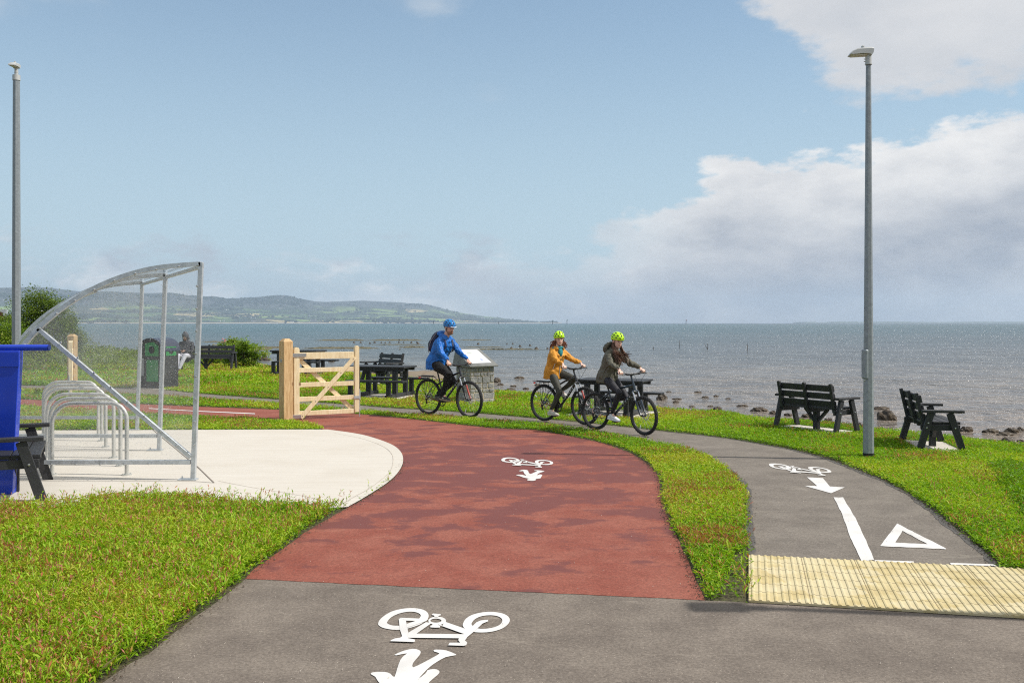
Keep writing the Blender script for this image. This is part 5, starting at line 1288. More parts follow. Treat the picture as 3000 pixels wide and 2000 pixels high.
def bicycle(label, c_rear, c_front, Rw, seat, barz, steer=0, rack=True, crank=0.0, tan=False, paint=None, barx=.055, barw=.66):
    cr = Vector(c_rear[:2]); cf = Vector(c_front[:2]); wb = (cf-cr).length; rz = math.atan2(cf.y-cr.y, cf.x-cr.x)
    g = bike_geo(Rw, wb, seat, barx, barz, steer, barw)
    e = empty('bicycle', (cr.x, cr.y, .014), rz); tag(e, label, 'bicycle'); g.e = e; P = paint or M['blackgloss']
    # wheels
    def wheel(c, Mx, front):
        def mk(): m = MB(); m.M = Mx; return m
        rt = .030; rr = Rw-rt; N_ = 56
        tb = mk(); tb.tube([c+V(rr*math.cos(2*math.pi*i/N_), 0, rr*math.sin(2*math.pi*i/N_)) for i in range(N_)], (rt, rt*.95), n=9, side=(0, 1, 0), closed=True)
        for i in range(72):
            a = 2*math.pi*(i+.5*(0))/72; d = V(math.cos(a), 0, math.sin(a)); t = V(-math.sin(a), 0, math.cos(a))
            ys = (-.017, .017) if i % 2 else (-.006, .006)
            for y in ys: tb.obox(c+d*(Rw-.002-abs(y)*.28)+V(0, y, 0), d*.0045, t*.0075, V(0, .0055, 0))
        w = tb.build('front_wheel' if front else 'rear_wheel', M['tyre'], e, smooth=True)
        r1 = Rw-.052; rm = mk(); rm.tube([c+V(r1*math.cos(2*math.pi*i/48), 0, r1*math.sin(2*math.pi*i/48)) for i in range(48)], (.012, .0085), n=6, side=(0, 1, 0), closed=True); rm.build('rim', M['rim_b'], w, smooth=True)
        if tan or True:
            sw = mk()
            for y in (-.016, .016): sw.tube([c+V((r1+.010)*math.cos(2*math.pi*i/48), y*.9, (r1+.010)*math.sin(2*math.pi*i/48)) for i in range(48)], (.0025, .005), n=5, side=(0, 1, 0), closed=True)
            sw.build('rim_edge', M['rim_t'] if (tan and not front) else M['chrome'], w, smooth=True)
        sp = mk()
        for i in range(28):
            a = 2*math.pi*i/28; b = a+R(62)*(1 if i % 4 < 2 else -1); y = .028 if i % 2 else -.028
            sp.tube([c+V(.022*math.cos(b), y, .022*math.sin(b)), c+V(r1*math.cos(a), 0, r1*math.sin(a))], .0013, n=4, caps=False)
        sp.build('spokes', M['chrome'], w)
        h = mk(); h.tube([c+V(0, -.055, 0), c+V(0, -.03, 0), c+V(0, .03, 0), c+V(0, .055, 0)], [.012, .022, .022, .012], n=12); h.build('hub', M['rim_b'], w, smooth=True)
        d = mk(); y = .045; d.tube([c+V(.072*math.cos(2*math.pi*i/24), y, .072*math.sin(2*math.pi*i/24)) for i in range(24)], (.0012, .009), n=4, side=(0, 1, 0), closed=True)
        for k in range(5): a = k*1.2566; d.tube([c+V(.015*math.cos(a), y, .015*math.sin(a)), c+V(.068*math.cos(a+.4), y, .068*math.sin(a+.4))], .003, n=4)
        d.build('brake_disc', M['chrome'], w)
        rf = mk(); a = R(-112 if front else 150); d_ = V(math.cos(a), 0, math.sin(a)); t = V(-math.sin(a), 0, math.cos(a)); rf.obox(c+d_*(Rw*.66)+V(0, -.012, 0), d_*.035, t*.009, V(0, .004, 0)); rf.build('reflector', M['reflect'], w, bevel=.002)
    I = Matrix.Identity(4); wheel(V(0, 0, Rw), I, False); wheel(g.ax, g.MS, True)
    ra = V(0, 0, Rw); st = g.bb+(g.saddle-g.bb).normalized()*.40; low = g.crown+g.s*.02
    # frame
    f = MB(); f.tube([g.crown+g.s*.005, g.ht], .0235, n=14); f.tube([g.bb, st+(st-g.bb).normalized()*.03], .017, n=12)
    f.tube([g.crown+g.s*.035, g.crown.lerp(g.bb, .5)+V(0, 0, .008), g.bb+V(.01, 0, .005)], [(.022, .026), (.024, .026), (.022, .02)], n=14)
    f.tube([g.ht-g.s*.03, g.ht.lerp(st, .5)+V(0, 0, .0), st-(st-g.bb).normalized()*.015], [(.018, .021), (.016, .018), (.014, .014)], n=12)
    for y in (-1, 1):
        f.tube([g.bb+V(-.02, y*.025, 0), ra+V(.25, y*.052, -.035), ra+V(.0, y*.062, 0)], [.012, .010, .009], n=9)
        f.tube([st+V(-.005, y*.015, -.02), ra+V(.16, y*.045, .21), ra+V(0, y*.062, .0)], [.011, .009, .008], n=9)
    f.tube([g.bb+V(0, -.045, 0), g.bb+V(0, .045, 0)], .024, n=14)
    fo = f.build('frame', P, e, smooth=True)
    dc = MB(); q = g.crown.lerp(g.bb, .42)
    for k in range(5): c_ = g.crown.lerp(g.bb, .22+.1*k)+V(0, -.0255, .006); dd = (g.bb-g.crown).normalized(); dc.obox(c_, dd*.017, V(0, .0008, 0), V(-dd.z, 0, dd.x)*.009)
    dc.build('lettering_marks', M['decal'], fo)
    if rack: rd = MB(); rd.tube([g.bb+V(-.09, -.036, -.008), ra+V(.12, -.062, -.015)], .0095, n=6); rd.build('red_stay_stripe', M['dred'], fo)
    MB().tube([st, g.saddle+V(0, 0, -.045)], .0145, n=10).build('seat_post', M['rim_b'], e, smooth=True)
    s_ = MB(); s_.ell(g.saddle+V(-.055, 0, -.012), (.10, .075, .030)); s_.ell(g.saddle+V(.07, 0, -.014), (.11, .027, .022)); s_.solid('saddle', M['blackrub'], e, voxel=.008, it=2)
    # fork
    def mf(): m = MB(); m.M = g.MS; return m
    k = mf(); k.tube([g.crown+V(0, -.062, 0)+g.s*.0, g.crown+V(0, -.05, .012), g.crown+V(0, .05, .012), g.crown+V(0, .062, 0)], .019, n=10)
    k.tube([g.crown, g.crown+g.s*.02], .026, n=12)
    fk = k.build('fork', M['rim_b'] if rack else P, e, smooth=True)
    for y in (-1, 1):
        a_ = g.crown+V(0, y*.058, 0); b_ = g.ax-g.off+V(.02, y*.058, .03)
        k = mf(); k.tube([a_+g.s*.015, a_.lerp(b_, .42)], .0145, n=12); k.build('stanchion', M['chrome'], fk, smooth=True)
        k = mf(); k.tube([a_.lerp(b_, .36), a_.lerp(b_, .45), b_, g.ax+V(0, y*.056, 0)], [.020, .0185, .016, .013], n=12); k.build('lower_leg', (M['fork_r'] if y > 0 else M['rim_b']) if rack else M['bikeblue'], fk, smooth=True)
    k = mf(); k.tube([a_.lerp(b_, .42)+V(-.01, -.116, 0), g.crown+V(-.045, 0, -.05)+V(.0, 0, -.06), a_.lerp(b_, .42)+V(-.01, 0, 0)], .010, n=8); k.build('fork_arch', M['fork_s'], fk, smooth=True)
    # bars
    k = mf(); k.tube([g.ht, g.stemtop+g.s*.02], .017, n=12); k.tube([g.stemtop, g.clamp], .017, n=12); k.build('stem', P, e, smooth=True)
    hw_ = barw/2; k = mf(); bp = [V(g.clamp.x-.055, -hw_, barz+.012), V(g.clamp.x-.03, -hw_*.6, barz+.01), V(g.clamp.x, -.09, barz-.02), V(g.clamp.x, .09, barz-.02), V(g.clamp.x-.03, hw_*.6, barz+.01), V(g.clamp.x-.055, hw_, barz+.012)]
    k.tube(bp, .0125, n=10, side=(0, 0, 1)); hb = k.build('handlebar', M['rim_b'], e, smooth=True)
    for y in (-1, 1):
        k = mf(); k.tube([V(g.clamp.x-.056, y*hw_*1.005, barz+.012), V(g.clamp.x-.042, y*(hw_-.12), barz+.0115)], .0165, n=12); k.build('grip', M['blackrub'], hb, smooth=True)
        k = mf(); k.tube([V(g.clamp.x-.02, y*(hw_-.16), barz-.01), V(g.clamp.x+.035, y*(hw_-.15), barz-.012), V(g.clamp.x+.02, y*(hw_-.03), barz-.02)], [.008, .006, .005], n=6); k.build('brake_lever', M['rim_b'], hb, smooth=True)
        k = mf(); k.box((g.clamp.x-.01, y*(hw_-.185), barz-.018), (.045, .045, .03)); k.build('shifter', M['rim_b'], hb, bevel=.006)
        k = mf(); k.tube([V(g.clamp.x+.03, y*(hw_-.16), barz-.01), V(g.clamp.x+.15, y*.14, barz+.01), V(g.clamp.x+.13, y*.05, barz-.12), g.crown+V(.05, 0, .06)], .0032, n=5); k.build('cable', M['blackrub'], hb, smooth=True)
    # transmission
    pc = MB(); pc.tube([g.bb+V(.085*math.cos(i*math.pi/15), -.055, .085*math.sin(i*math.pi/15)) for i in range(30)], (.0025, .012), n=4, side=(0, 1, 0), closed=True)
    for i in range(5): a = i*1.2566; pc.tube([g.bb+V(0, -.055, 0), g.bb+V(.082*math.cos(a), -.055, .082*math.sin(a))], .006, n=5)
    cs = pc.build('chainset', M['rim_b'], e)
    g.ped = {}
    for sd, a in ((-1, crank), (1, crank+math.pi)):
        q = g.bb+V(.17*math.cos(a), sd*.07, .17*math.sin(a)); k = MB(); k.tube([g.bb+V(0, sd*.062, 0), q], [(.014, .010), (.011, .008)], n=8, side=(1, 0, 0) if abs(math.sin(a)) > .7 else (0, 0, 1)); k.build('crank_arm', M['rim_b'], cs, smooth=True)
        pq = q+V(0, sd*.05, 0); k = MB(); k.box(pq, (.095, .075, .018)); k.tube([q, pq], .008, n=6); pd = k.build('pedal', M['blackrub'], e, bevel=.003); g.ped[sd] = pq
        k = MB(); k.box(pq+V(.049, 0, 0), (.004, .05, .012)); k.build('reflector', mat('amber_reflector', (.7, .18, .02), .3) if 0 else M['redrefl'], pd)
    ch = MB(); n_ = 20
    up_ = [g.bb+V(.0, -.055, .085), ra+V(0, -.05, .042)]; dn = [ra+V(.012, -.05, -.095), g.bb+V(0, -.055, -.085)]
    ch.tube([up_[0], up_[1]], (.0025, .005), n=4, side=(0, 1, 0)); ch.tube([ra+V(-.04, -.05, .0), ra+V(-.02, -.05, -.06), dn[0], dn[1]], (.0025, .005), n=4, side=(0, 1, 0)); ch.build('chain', M['rim_b'], e)
    ca = MB()
    for i in range(6): ca.tube([ra+V(0, -.036-.004*i, 0), ra+V(0, -.038-.004*i, 0)], .052-.005*i, n=20)
    ca.build('cassette', M['chrome'], e); dr = MB(); dr.beam(ra+V(.0, -.07, -.03), ra+V(.02, -.068, -.12), .012, .028); dr.tube([ra+V(.015, -.06, -.055), ra+V(.015, -.072, -.055)], .020, n=10); dr.tube([ra+V(.022, -.06, -.12), ra+V(.022, -.072, -.12)], .020, n=10); dr.build('derailleur', M['rim_b'], e, smooth=False)
    if rack:
        rk_ = MB(); z = Rw*2+.045
        for y in (-.06, .06): rk_.tube([V(-.24, y, z), V(.17, y, z)], .006, n=6)
        for x in (-.24, -.10, .05, .17): rk_.tube([V(x, -.06, z), V(x, .06, z)], .006, n=6)
        rk_.tube([V(-.24, 0, z), V(.17, 0, z)], .006, n=6)
        for y in (-.075, .075):
            for x in (-.17, -.05, .06): rk_.tube([V(0.0, y, Rw+.02), V(x*1.0, y, z)], .0045, n=6)
        rk_.tube([V(.17, 0, z), st+V(-.02, 0, 0)], .006, n=6); rk_.tube([V(-.17, -.09, z-.12), V(-.10, -.09, z-.01)], .004, n=5)
        ro = rk_.build('rear_rack', M['rim_b'], e); MB().box((-.25, 0, z-.03), (.012, .05, .028)).build('rear_reflector', M['redrefl'], ro)
        MB().box((-.02, 0, z+.012), (.30, .07, .02)).build('spring_clip', M['rim_b'], ro, bevel=.004)
    return g

# ------------------------------------------------------------------ people
M['skin'] = mat('skin', (.62, .37, .28), .5, var=.06, vscale=14); M['skin2'] = mat('fair_skin', (.68, .44, .35), .5, var=.06, vscale=14); M['skinb'] = mat('tanned_skin', (.30, .17, .12), .55, var=.06)
M['eye'] = mat('dark_eye', (.02, .015, .012), .2); M['lip'] = mat('lip', (.40, .13, .10), .5)
def cloth(name, col, var=.12, rough=.75, b=.5, bs=16): 
    t = NT(name); n = t.noise(bs, 5, .6, t.map((1, 1, 1)), .8); c2 = tuple(min(1, c*(1+var)) for c in col); c1 = tuple(c*(1-var) for c in col)
    w = t.noise(bs*.35, 3, .5, None, 1.5)
    return t.fin(t.mix(t.rng(n, .3, .7), c1, c2), rough, t.bump(t.math('ADD', t.math('MULTIPLY', n, .5), w), b, .035))
def ik(a, b, l1, l2, hint):
    d = b-a; L_ = min(d.length, (l1+l2)*.999); u = d.normalized(); x = (l1*l1-l2*l2+L_*L_)/(2*L_); h = math.sqrt(max(0, l1*l1-x*x)); hv = hint-u*hint.dot(u); hv.normalize()
    return a+u*x+hv*h
def head_axes(yaw, pitch, tilt=0.0):
    m = Matrix.Rotation(yaw, 3, 'Z') @ Matrix.Rotation(pitch, 3, 'Y') @ Matrix.Rotation(tilt, 3, 'X'); return m @ V(1, 0, 0), m @ V(0, 1, 0), m @ V(0, 0, 1)
def add_head(mb, c, ax, s, neckbase, fem=False):
    f, l, u = ax; A = (f, l, u)
    mb.ell(c+u*.022*s-f*.008*s, (.094*s, .074*s, .096*s), A, 18, 12)
    mb.ell(c-u*.045*s+f*.028*s, (.062*s, .054*s, .070*s), A, 16, 10)
    mb.ell(c-u*.088*s+f*.060*s, (.026*s, .026*s if fem else .032*s, .022*s), A, 10, 7)          # chin
    mb.ell(c+u*.014*s+f*.080*s, (.014*s, .040*s, .012*s), A, 10, 6)                                 # brow
    mb.tube([c+u*.010*s+f*.084*s, c-u*.015*s+f*.102*s, c-u*.028*s+f*.104*s], [.009*s, .011*s, .013*s], n=8, rnd=1)
    for k in (-1, 1):
        mb.ell(c-u*.030*s+f*.055*s+l*k*.034*s, (.024*s, .020*s, .022*s), A, 10, 6)                # cheek
        mb.ell(c-u*.012*s-f*.006*s+l*k*.076*s, (.017*s, .008*s, .030*s), A, 8, 6)                 # ear
    mb.ell(c-u*.056*s+f*.082*s, (.012*s, .022*s, .010*s), A, 10, 6)
    mb.tube([neckbase, c-u*.06*s-f*.02*s], [.056*s, .050*s], n=14)
def face(e, body, c, ax, s, beard=None, smile=0, closed=False):
    f, l, u = ax; A = (f, l, u)
    for k in (-1, 1):
        p = c+u*.001*s+f*.0845*s+l*k*.030*s
        if not closed: ew = MB().ell(p, (.008*s, .0135*s, .0065*s), A, 10, 6).build('eye', mat('eye_white', (.62, .60, .58), .3), body, smooth=True); MB().ell(p+f*.005*s, (.005*s, .0065*s, .006*s), A, 8, 6).build('iris', M['eye'], ew, smooth=True)
        else: MB().ell(p, (.008*s, .013*s, .0028*s), A, 8, 5).build('eyelid', M['eye'], body, smooth=True)
        MB().tube([p+u*.017*s+l*k*-.013*s, p+u*.021*s+f*.004*s, p+u*.015*s+l*k*.016*s-f*.004*s], [.0025*s, .004*s, .002*s], n=6).build('eyebrow', mat('brow_hair', (.08, .04, .025), .8), body, smooth=True)
    MB().tube([c-u*(.056-smile*.006)*s+f*.088*s-l*.024*s, c-u*.060*s+f*.0955*s, c-u*(.056-smile*.006)*s+f*.088*s+l*.024*s], [.0025*s, .0058*s, .0025*s], n=6).build('mouth', M['lip'], body, smooth=True)
    if beard:
        b = MB(); b.ell(c-u*.078*s+f*.042*s, (.058*s, .055*s, .044*s), A, 14, 9); b.ell(c-u*.044*s+f*.092*s, (.010*s, .028*s, .006*s), A, 10, 6)
        b.solid('beard', beard, body, voxel=.006, it=1)
def add_hand(mb, wrist, grip, axis, fwd, side, s=1.0):
    """palm on top-behind the bar, four separate fingers wrapped over the front, thumb under the inside"""
    up = fwd.cross(axis).normalized()
    if up.z < 0: up = -up
    axis = axis.normalized(); f = up.cross(axis).normalized()
    if f.dot(fwd) < 0: f = -f
    rb_ = .0165+.008
    palm = grip-f*.022+up*.026
    mb.tube([wrist, wrist.lerp(palm, .6), palm, grip+up*.030+f*.004], [(.026*s, .019*s), (.034*s, .018*s), (.040*s, .017*s), (.040*s, .012*s)], n=12, side=axis, rnd=1)
    for k, (o, ln) in enumerate(((-.033, .92), (-.011, 1.03), (.011, 1.0), (.033, .82))):
        base = grip+axis*o*s*1.02; pts = []
        for a in (105, 65, 25, -15, -60, -100*ln): a = R(a); pts.append(base+f*(rb_+.002)*math.cos(a)+up*(rb_+.004)*math.sin(a))
        mb.tube(pts, [.0098*s, .0096*s, .0092*s, .0088*s, .008*s, .0068*s], n=8, rnd=1)
    inn = -axis*side   # towards the stem
    th = grip+inn*.040-f*.02+up*.022
    mb.tube([palm+inn*.024, th, grip+inn*.050+f*.006+up*.004, grip+inn*.046+f*.014-up*.016], [.014*s, .012*s, .0105*s, .008*s], n=8, rnd=1)
def helmet(e, c, ax, s, col, vent, visor=False, strap=True):
    f, l, u = ax; A = (f, l, u); c0 = c+u*.040*s-f*.004*s; mb = MB(); n = 26; m = 9; vs = []
    rx, ry, rz_ = .128*s, .094*s, .100*s
    ribs = lambda a, t: 1+.018*math.cos(a*2*4)*math.cos(t)
    for i in range(m):
        t = R(-12)+(math.pi/2-R(-12))*i/m
        for k in range(n):
            a = 2*math.pi*k/n; rr_ = math.cos(t)*(1 if i > 0 else .97); dip = -.012*s*(math.cos(a) < -.3)*(i == 0)+.008*s*(math.cos(a) > .5)*(i == 0)
            vs.append(c0+f*rx*rr_*math.cos(a)+l*ry*rr_*math.sin(a)+u*(rz_*math.sin(t)+dip))
    vs.append(c0+u*rz_); fs = [(i*n+k, i*n+(k+1) % n, (i+1)*n+(k+1) % n, (i+1)*n+k) for i in range(m-1) for k in range(n)]+[((m-1)*n+k, (m-1)*n+(k+1) % n, m*n) for k in range(n)]+[tuple(range(n))[::-1]]
    h = mb.add(vs, fs).build('helmet', col, e, smooth=True, fixn=True)
    vn = []
    for row, (t, cnt, ln) in enumerate(((58, 3, .045), (34, 7, .036), (12, 10, .026))):
        for k in range(cnt):
            if row == 0: a = R((-30, 0, 30)[k]*2.6+0); 
            elif row == 1: a = R(-126+k*42)
            else: a = R(-162+36*k)
            tt = R(t); p = c0+f*rx*math.cos(tt)*math.cos(a)+l*ry*math.cos(tt)*math.sin(a)+u*rz_*math.sin(tt)
            nn = (f*math.cos(tt)*math.cos(a)/rx+l*math.cos(tt)*math.sin(a)/ry+u*math.sin(tt)/rz_).normalized()
            tg = (f-nn*f.dot(nn)).normalized(); 
            if row == 2: tg = (tg+u*.25).normalized(); tg = (tg-nn*tg.dot(nn)).normalized()
            bt_ = nn.cross(tg); MB().ell(p-nn*.002*s, (ln*.62*s, .0105*s, .0055*s), (tg, bt_, nn), 10, 6).build('vent', vent, h, smooth=True)
    if visor: MB().tube([c0+f*.118*s+l*.055*s-u*.004, c0+f*.142*s-u*.006, c0+f*.118*s-l*.055*s-u*.004], [(.004, .012), (.004, .018), (.004, .012)], n=8, side=u).build('rim_trim', M['reflect'], h, smooth=True)
    if strap:
        st_ = MB()
        for k in (-1, 1):
            j = c-u*.050*s+f*.012*s+l*k*.064*s
            st_.tube([c0+f*.05*s+l*k*.078*s-u*.02*s, j], .0042*s, n=5); st_.tube([c0-f*.06*s+l*k*.070*s-u*.02*s, j], .0042*s, n=5); st_.tube([j, c-u*.098*s+f*.040*s+l*k*.028*s], .0042*s, n=5)
        st_.tube([c-u*.098*s+f*.040*s+l*.028*s, c-u*.112*s+f*.052*s, c-u*.098*s+f*.040*s-l*.028*s], .0045*s, n=5); st_.build('chin_strap', M['blackrub'], h)
    return h
def shoe(parent, ankle, toe_dir, up, s, mu, ms, mark=None):
    f = toe_dir.normalized(); up = (up-f*up.dot(f)).normalized(); l = up.cross(f); b = ankle-up*.075*s; mb = MB()
    mb.tube([b-f*.055*s+up*.020*s, b+up*.030*s, b+f*.07*s+up*.026*s, b+f*.13*s+up*.014*s, b+f*.17*s+up*.008*s], [(.030*s, .034*s), (.036*s, .040*s), (.040*s, .034*s), (.042*s, .024*s), (.030*s, .015*s)], n=14, side=l, rnd=1)
    mb.tube([b+up*.03*s, b+up*.085*s], [.040*s, .040*s], n=12)
    o = mb.solid('shoe', mu, parent, voxel=.006, it=2); sl = MB(); vs = []
    prof = [(-.088, .0), (-.075, .026), (-.03, .033), (.04, .036), (.10, .045), (.16, .038), (.195, .018), (.203, 0)]
    P = [(a, b_) for a, b_ in prof]+[(a, -b_) for a, b_ in prof[::-1][1:-1]]; n = len(P)
    for zz in (-.020, .008): vs += [b+f*x*s+l*y*s+up*zz*s for x, y in P]
    sl.add(vs, [tuple(range(n))[::-1], tuple(range(n, 2*n))]+[(i, (i+1) % n, n+(i+1) % n, n+i) for i in range(n)]); sl.build('sole', ms, o, bevel=.004, fixn=True)
    if mark: q = MB(); c_ = b+f*.045*s+up*.028*s-l*.041*s; q.tube([c_-f*.03*s+up*.004*s, c_-up*.006*s, c_+f*.035*s+up*.014*s], [.002*s, .0055*s, .0015*s], n=5); q.build('white_flash', mark, o)
    return o
HSC = 1.09
def rider(label, g, s, hip, sho, headc, hax, skin, jacket, trous, shoes, soles, thigh_r=.085, jr=1.0, fem=False, toe=-.15, hem=.10, yoke=None, shoe_mark=None, foot_pitch=(0, 0), collar_open=None):
    e = empty('person', g.e.location, g.e.rotation_euler.z); tag(e, label, 'person')
    hip = Vector(hip); sho = Vector(sho); hc = Vector(headc); nb = sho+V(.01, 0, .035*s); f = V(1, 0, 0); l = V(0, 1, 0)
    body = MB(); hs_ = s*HSC; add_head(body, hc, hax, hs_, nb-V(0, 0, .05*s), fem)
    tors = [hip-V(0, 0, .02), hip+V(.0, 0, .1*s), hip.lerp(sho, .5)+V(.0, 0, 0), hip.lerp(sho, .82)+V(.015, 0, 0), sho, nb]
    body.tube(tors, [(.14*s, .11*s), (.13*s, .10*s), (.125*s, .095*s), (.15*s, .10*s), (.12*s, .075*s), (.055*s, .055*s)], n=16, side=l, rnd=1)
    jk = MB(); jt_ = [hip+V(-.015, 0, -hem*s), hip+V(-.01, 0, .02*s), hip.lerp(sho, .33)+V(-.012, 0, 0), hip.lerp(sho, .62)+V(.0, 0, 0), hip.lerp(sho, .86)+V(.012, 0, 0), sho+V(.0, 0, .012), nb+V(.005, 0, .050*s)]
    wf = .92 if fem else 1.0
    jk.tube(jt_, [(.188*s*jr*(1.02 if fem else 1), .165*s*jr), (.19*s*jr*(1.0 if fem else .98), .160*s*jr), (.165*s*jr*wf, .138*s*jr), (.185*s*jr*wf, .142*s*jr), (.195*s*jr*wf, .135*s*jr), (.135*s*jr, .095*s*jr), (.078*s, .078*s)], n=22, side=l)
    tr = MB(); tr.ell(hip+V(.0, 0, .0), (.135*s, .165*s, .115*s), None, 18, 10)
    for sd in (-1, 1):
        sh_ = sho+V(-.005, sd*.158*s*wf, -.028*s); gp_, axs = g.grip[sd]; fw = g.MS.to_3x3() @ V(1, 0, 0)
        back = (sh_-gp_).normalized(); wr = gp_+back*.072*s+V(0, 0, .030)
        dd_ = max(.44*s, min(.60*s, (wr-sh_).length*1.035)); el = ik(sh_, wr, dd_*.53, dd_*.47, V(-.1, sd*.75, -1.0))
        body.tube([sh_, el, wr], [.042*s, .034*s, .025*s], n=10, rnd=1); add_hand(body, wr, gp_, axs, fw, sd, s*.88)
        cuff = wr+(el-wr).normalized()*.015
        jk.tube([sh_+V(0, -sd*.03, .012), sh_.lerp(el, .25), sh_.lerp(el, .7), el, el.lerp(cuff, .5), cuff], [(.074*s, .076*s), (.066*s, .070*s), (.057*s, .060*s), (.055*s, .056*s), (.048*s, .048*s), (.036*s, .036*s)], n=14, rnd=1)
        ph = hip+V(.02, sd*.085*s, -.025*s); pd = g.ped[sd]; fp = foot_pitch[0 if sd < 0 else 1]
        fd = V(math.cos(fp), 0, math.sin(fp)); fu = V(-math.sin(fp), 0, math.cos(fp)); ank = pd-fd*.105*s+fu*(.095*s+.014)+V(0, -sd*.012, 0)
        kn = ik(ph, ank, .445*s, .430*s, V(1, sd*.10, .25))
        body.tube([ph, kn, ank], [.06*s, .045*s, .032*s], n=10, rnd=1); body.tube([ank, ank+fd*.09*s-fu*.045*s], [.03*s, .024*s], n=8, rnd=1)
        kr = thigh_r
        tr.tube([ph+V(-.02, 0, .01), ph.lerp(kn, .3), ph.lerp(kn, .75), kn, kn.lerp(ank, .25)+V(-.012, 0, 0), kn.lerp(ank, .6), ank+V(0, 0, .012)], [(kr*1.12*s, kr*1.18*s), (kr*1.05*s, kr*1.08*s), (kr*.82*s, kr*.84*s), (kr*.74*s, kr*.76*s), (kr*.70*s, kr*.74*s), (kr*.58*s, kr*.60*s), (kr*.46*s if kr < .08 else kr*.58*s,)*2], n=16, rnd=1)
        shoe(e, ank, fd, fu, s*1.02, shoes, soles, shoe_mark)
    bo = body.solid('body', skin, e, voxel=.0065, it=1)
    to = tr.solid('trousers' if not fem else 'leggings', trous, e, voxel=.010, it=3, wr=.007 if not fem else .0015)
    jo = jk.solid('jacket', jacket, e, voxel=.010, it=2, wr=.013)
    g.jk = jo; g.body = bo; g.hc = hc; g.sho = sho; g.hip = hip; g.nb = nb
    return e, bo, jo
def hairstrands(name, m, parent, roots, s):
    """roots: list of (start, list of control offsets, radius)"""
    mb = MB()
    for pts, r in roots: mb.tube(pts, [r*.8, r, r*.9, r*.3][:len(pts)] if len(pts) == 4 else r, n=6, rnd=0)
    return mb.build(name, m, parent, smooth=True)
M['hair_r'] = mat('auburn_hair', (.19, .060, .025), .45, var=.35, vscale=30, stretch=(3, 3, 1)); M['hair_b'] = mat('brown_hair', (.10, .045, .022), .45, var=.35, vscale=30, stretch=(3, 3, 1))
M['neon'] = mat('neon_helmet', (.50, .86, .01), .35, var=.04); M['ventd'] = mat('helmet_vent', (.02, .03, .01), .8); M['bluehelm'] = mat('blue_helmet', (.008, .12, .42), .25, var=.25, vscale=9, col2=(.02, .25, .60)); M['white_sh'] = mat('white_shoe', (.74, .74, .78), .6, var=.05); M['cream_sh'] = mat('cream_shoe', (.58, .55, .49), .6, var=.08)
M['jblue'] = cloth('blue_shell', (.003, .135, .50), .22, .5, .55, 14); M['jyel'] = cloth('mustard_shell', (.62, .27, .022), .12, .7, .5, 16); M['joli'] = cloth('olive_shell', (.115, .110, .080), .15, .7, .5, 16)
M['tblk'] = cloth('black_trousers', (.008, .008, .009), .25, .9, .5, 14); M['tolv'] = cloth('dark_olive_leggings', (.050, .050, .038), .1, .7, .15, 18); M['tnavy'] = cloth('black_leggings', (.012, .012, .018), .15, .65, .15, 18)
M['navy'] = cloth('navy_cloth', (.012, .022, .065), .2, .6, .4, 12)

gm_ = bicycle('black mountain bike with a rear rack ridden by the man in blue', G(1254.7, 1216.3), G(1374.7, 1226.8), .368, .985, 1.055, steer=R(-3), crank=R(4), barx=.06, barw=.68)
hax = head_axes(R(-12), R(14)); s = 1.07
e, bo, jo = rider('man riding in a blue jacket, blue helmet and navy backpack, looking ahead', gm_, s, (gm_.saddle.x+.0, 0, 1.075), (.475, 0, 1.545), (.590, 0, 1.782), hax, M['skin'], M['jblue'], M['tblk'], mat('black_shoe', (.02, .02, .022), .6), mat('tan_sole', (.30, .24, .18), .7), .096, 1.13, False, hem=.13, shoe_mark=M['reflect'], foot_pitch=(R(-6), R(-16)))
face(e, bo, gm_.hc, hax, s*HSC, beard=mat('brown_beard', (.27, .14, .085), .9), smile=1); helmet(e, gm_.hc, hax, s*1.13, M['bluehelm'], mat('dark_blue_vent', (.006, .02, .07), .6), visor=True)
f, l, u = hax; hb = MB(); hb.ell(gm_.hc-f*.038*s+u*.0*s, (.068*s, .079*s, .07*s), hax); hb.solid('hair', mat('dark_brown_hair', (.035, .022, .015), .7), bo, voxel=.007, it=1)
hd = MB(); c_ = gm_.nb+V(-.075, 0, .045); hd.ell(c_+V(-.02, 0, .03), (.085, .125, .065)); hd.ell(c_+V(.03, 0, -.01), (.11, .12, .05)); hd.solid('hood', M['jblue'], jo, voxel=.009, it=3)
yk = MB(); yk.ell(gm_.sho+V(-.005, .145, -.02), (.080, .075, .070)); yk.ell(gm_.sho+V(-.005, -.145, -.02), (.080, .075, .070)); yk.ell(gm_.sho+V(-.015, 0, -.02), (.098, .16, .06)); yk.solid('shoulder_yoke', cloth('royal_blue_yoke', (.005, .055, .34), .15, .5, .4, 14), jo, voxel=.009, it=3)
def torso_front(g, t, y, out): p = g.hip.lerp(g.sho, t); return p+V(out, y, 0)
zp = MB(); zp.tube([torso_front(gm_, t, 0, o) for t, o in ((-.15, .165), (.1, .160), (.4, .150), (.7, .162), (.92, .155))], (.010, .004), n=6, side=(0, 1, 0)); zp.build('zip', M['navy'], jo)
MB().box(torso_front(gm_, .72, -.06, .158), (.012, .03, .03)).build('orange_tag', mat('orange_tag', (.75, .12, .03), .6), jo)
nk = MB(); nk.ell(gm_.nb+V(.055, 0, .035), (.035, .045, .05)); nk.build('scarf', mat('ochre_scarf', (.42, .22, .04), .8), e, smooth=True)
wp = MB(); sh_ = gm_.sho
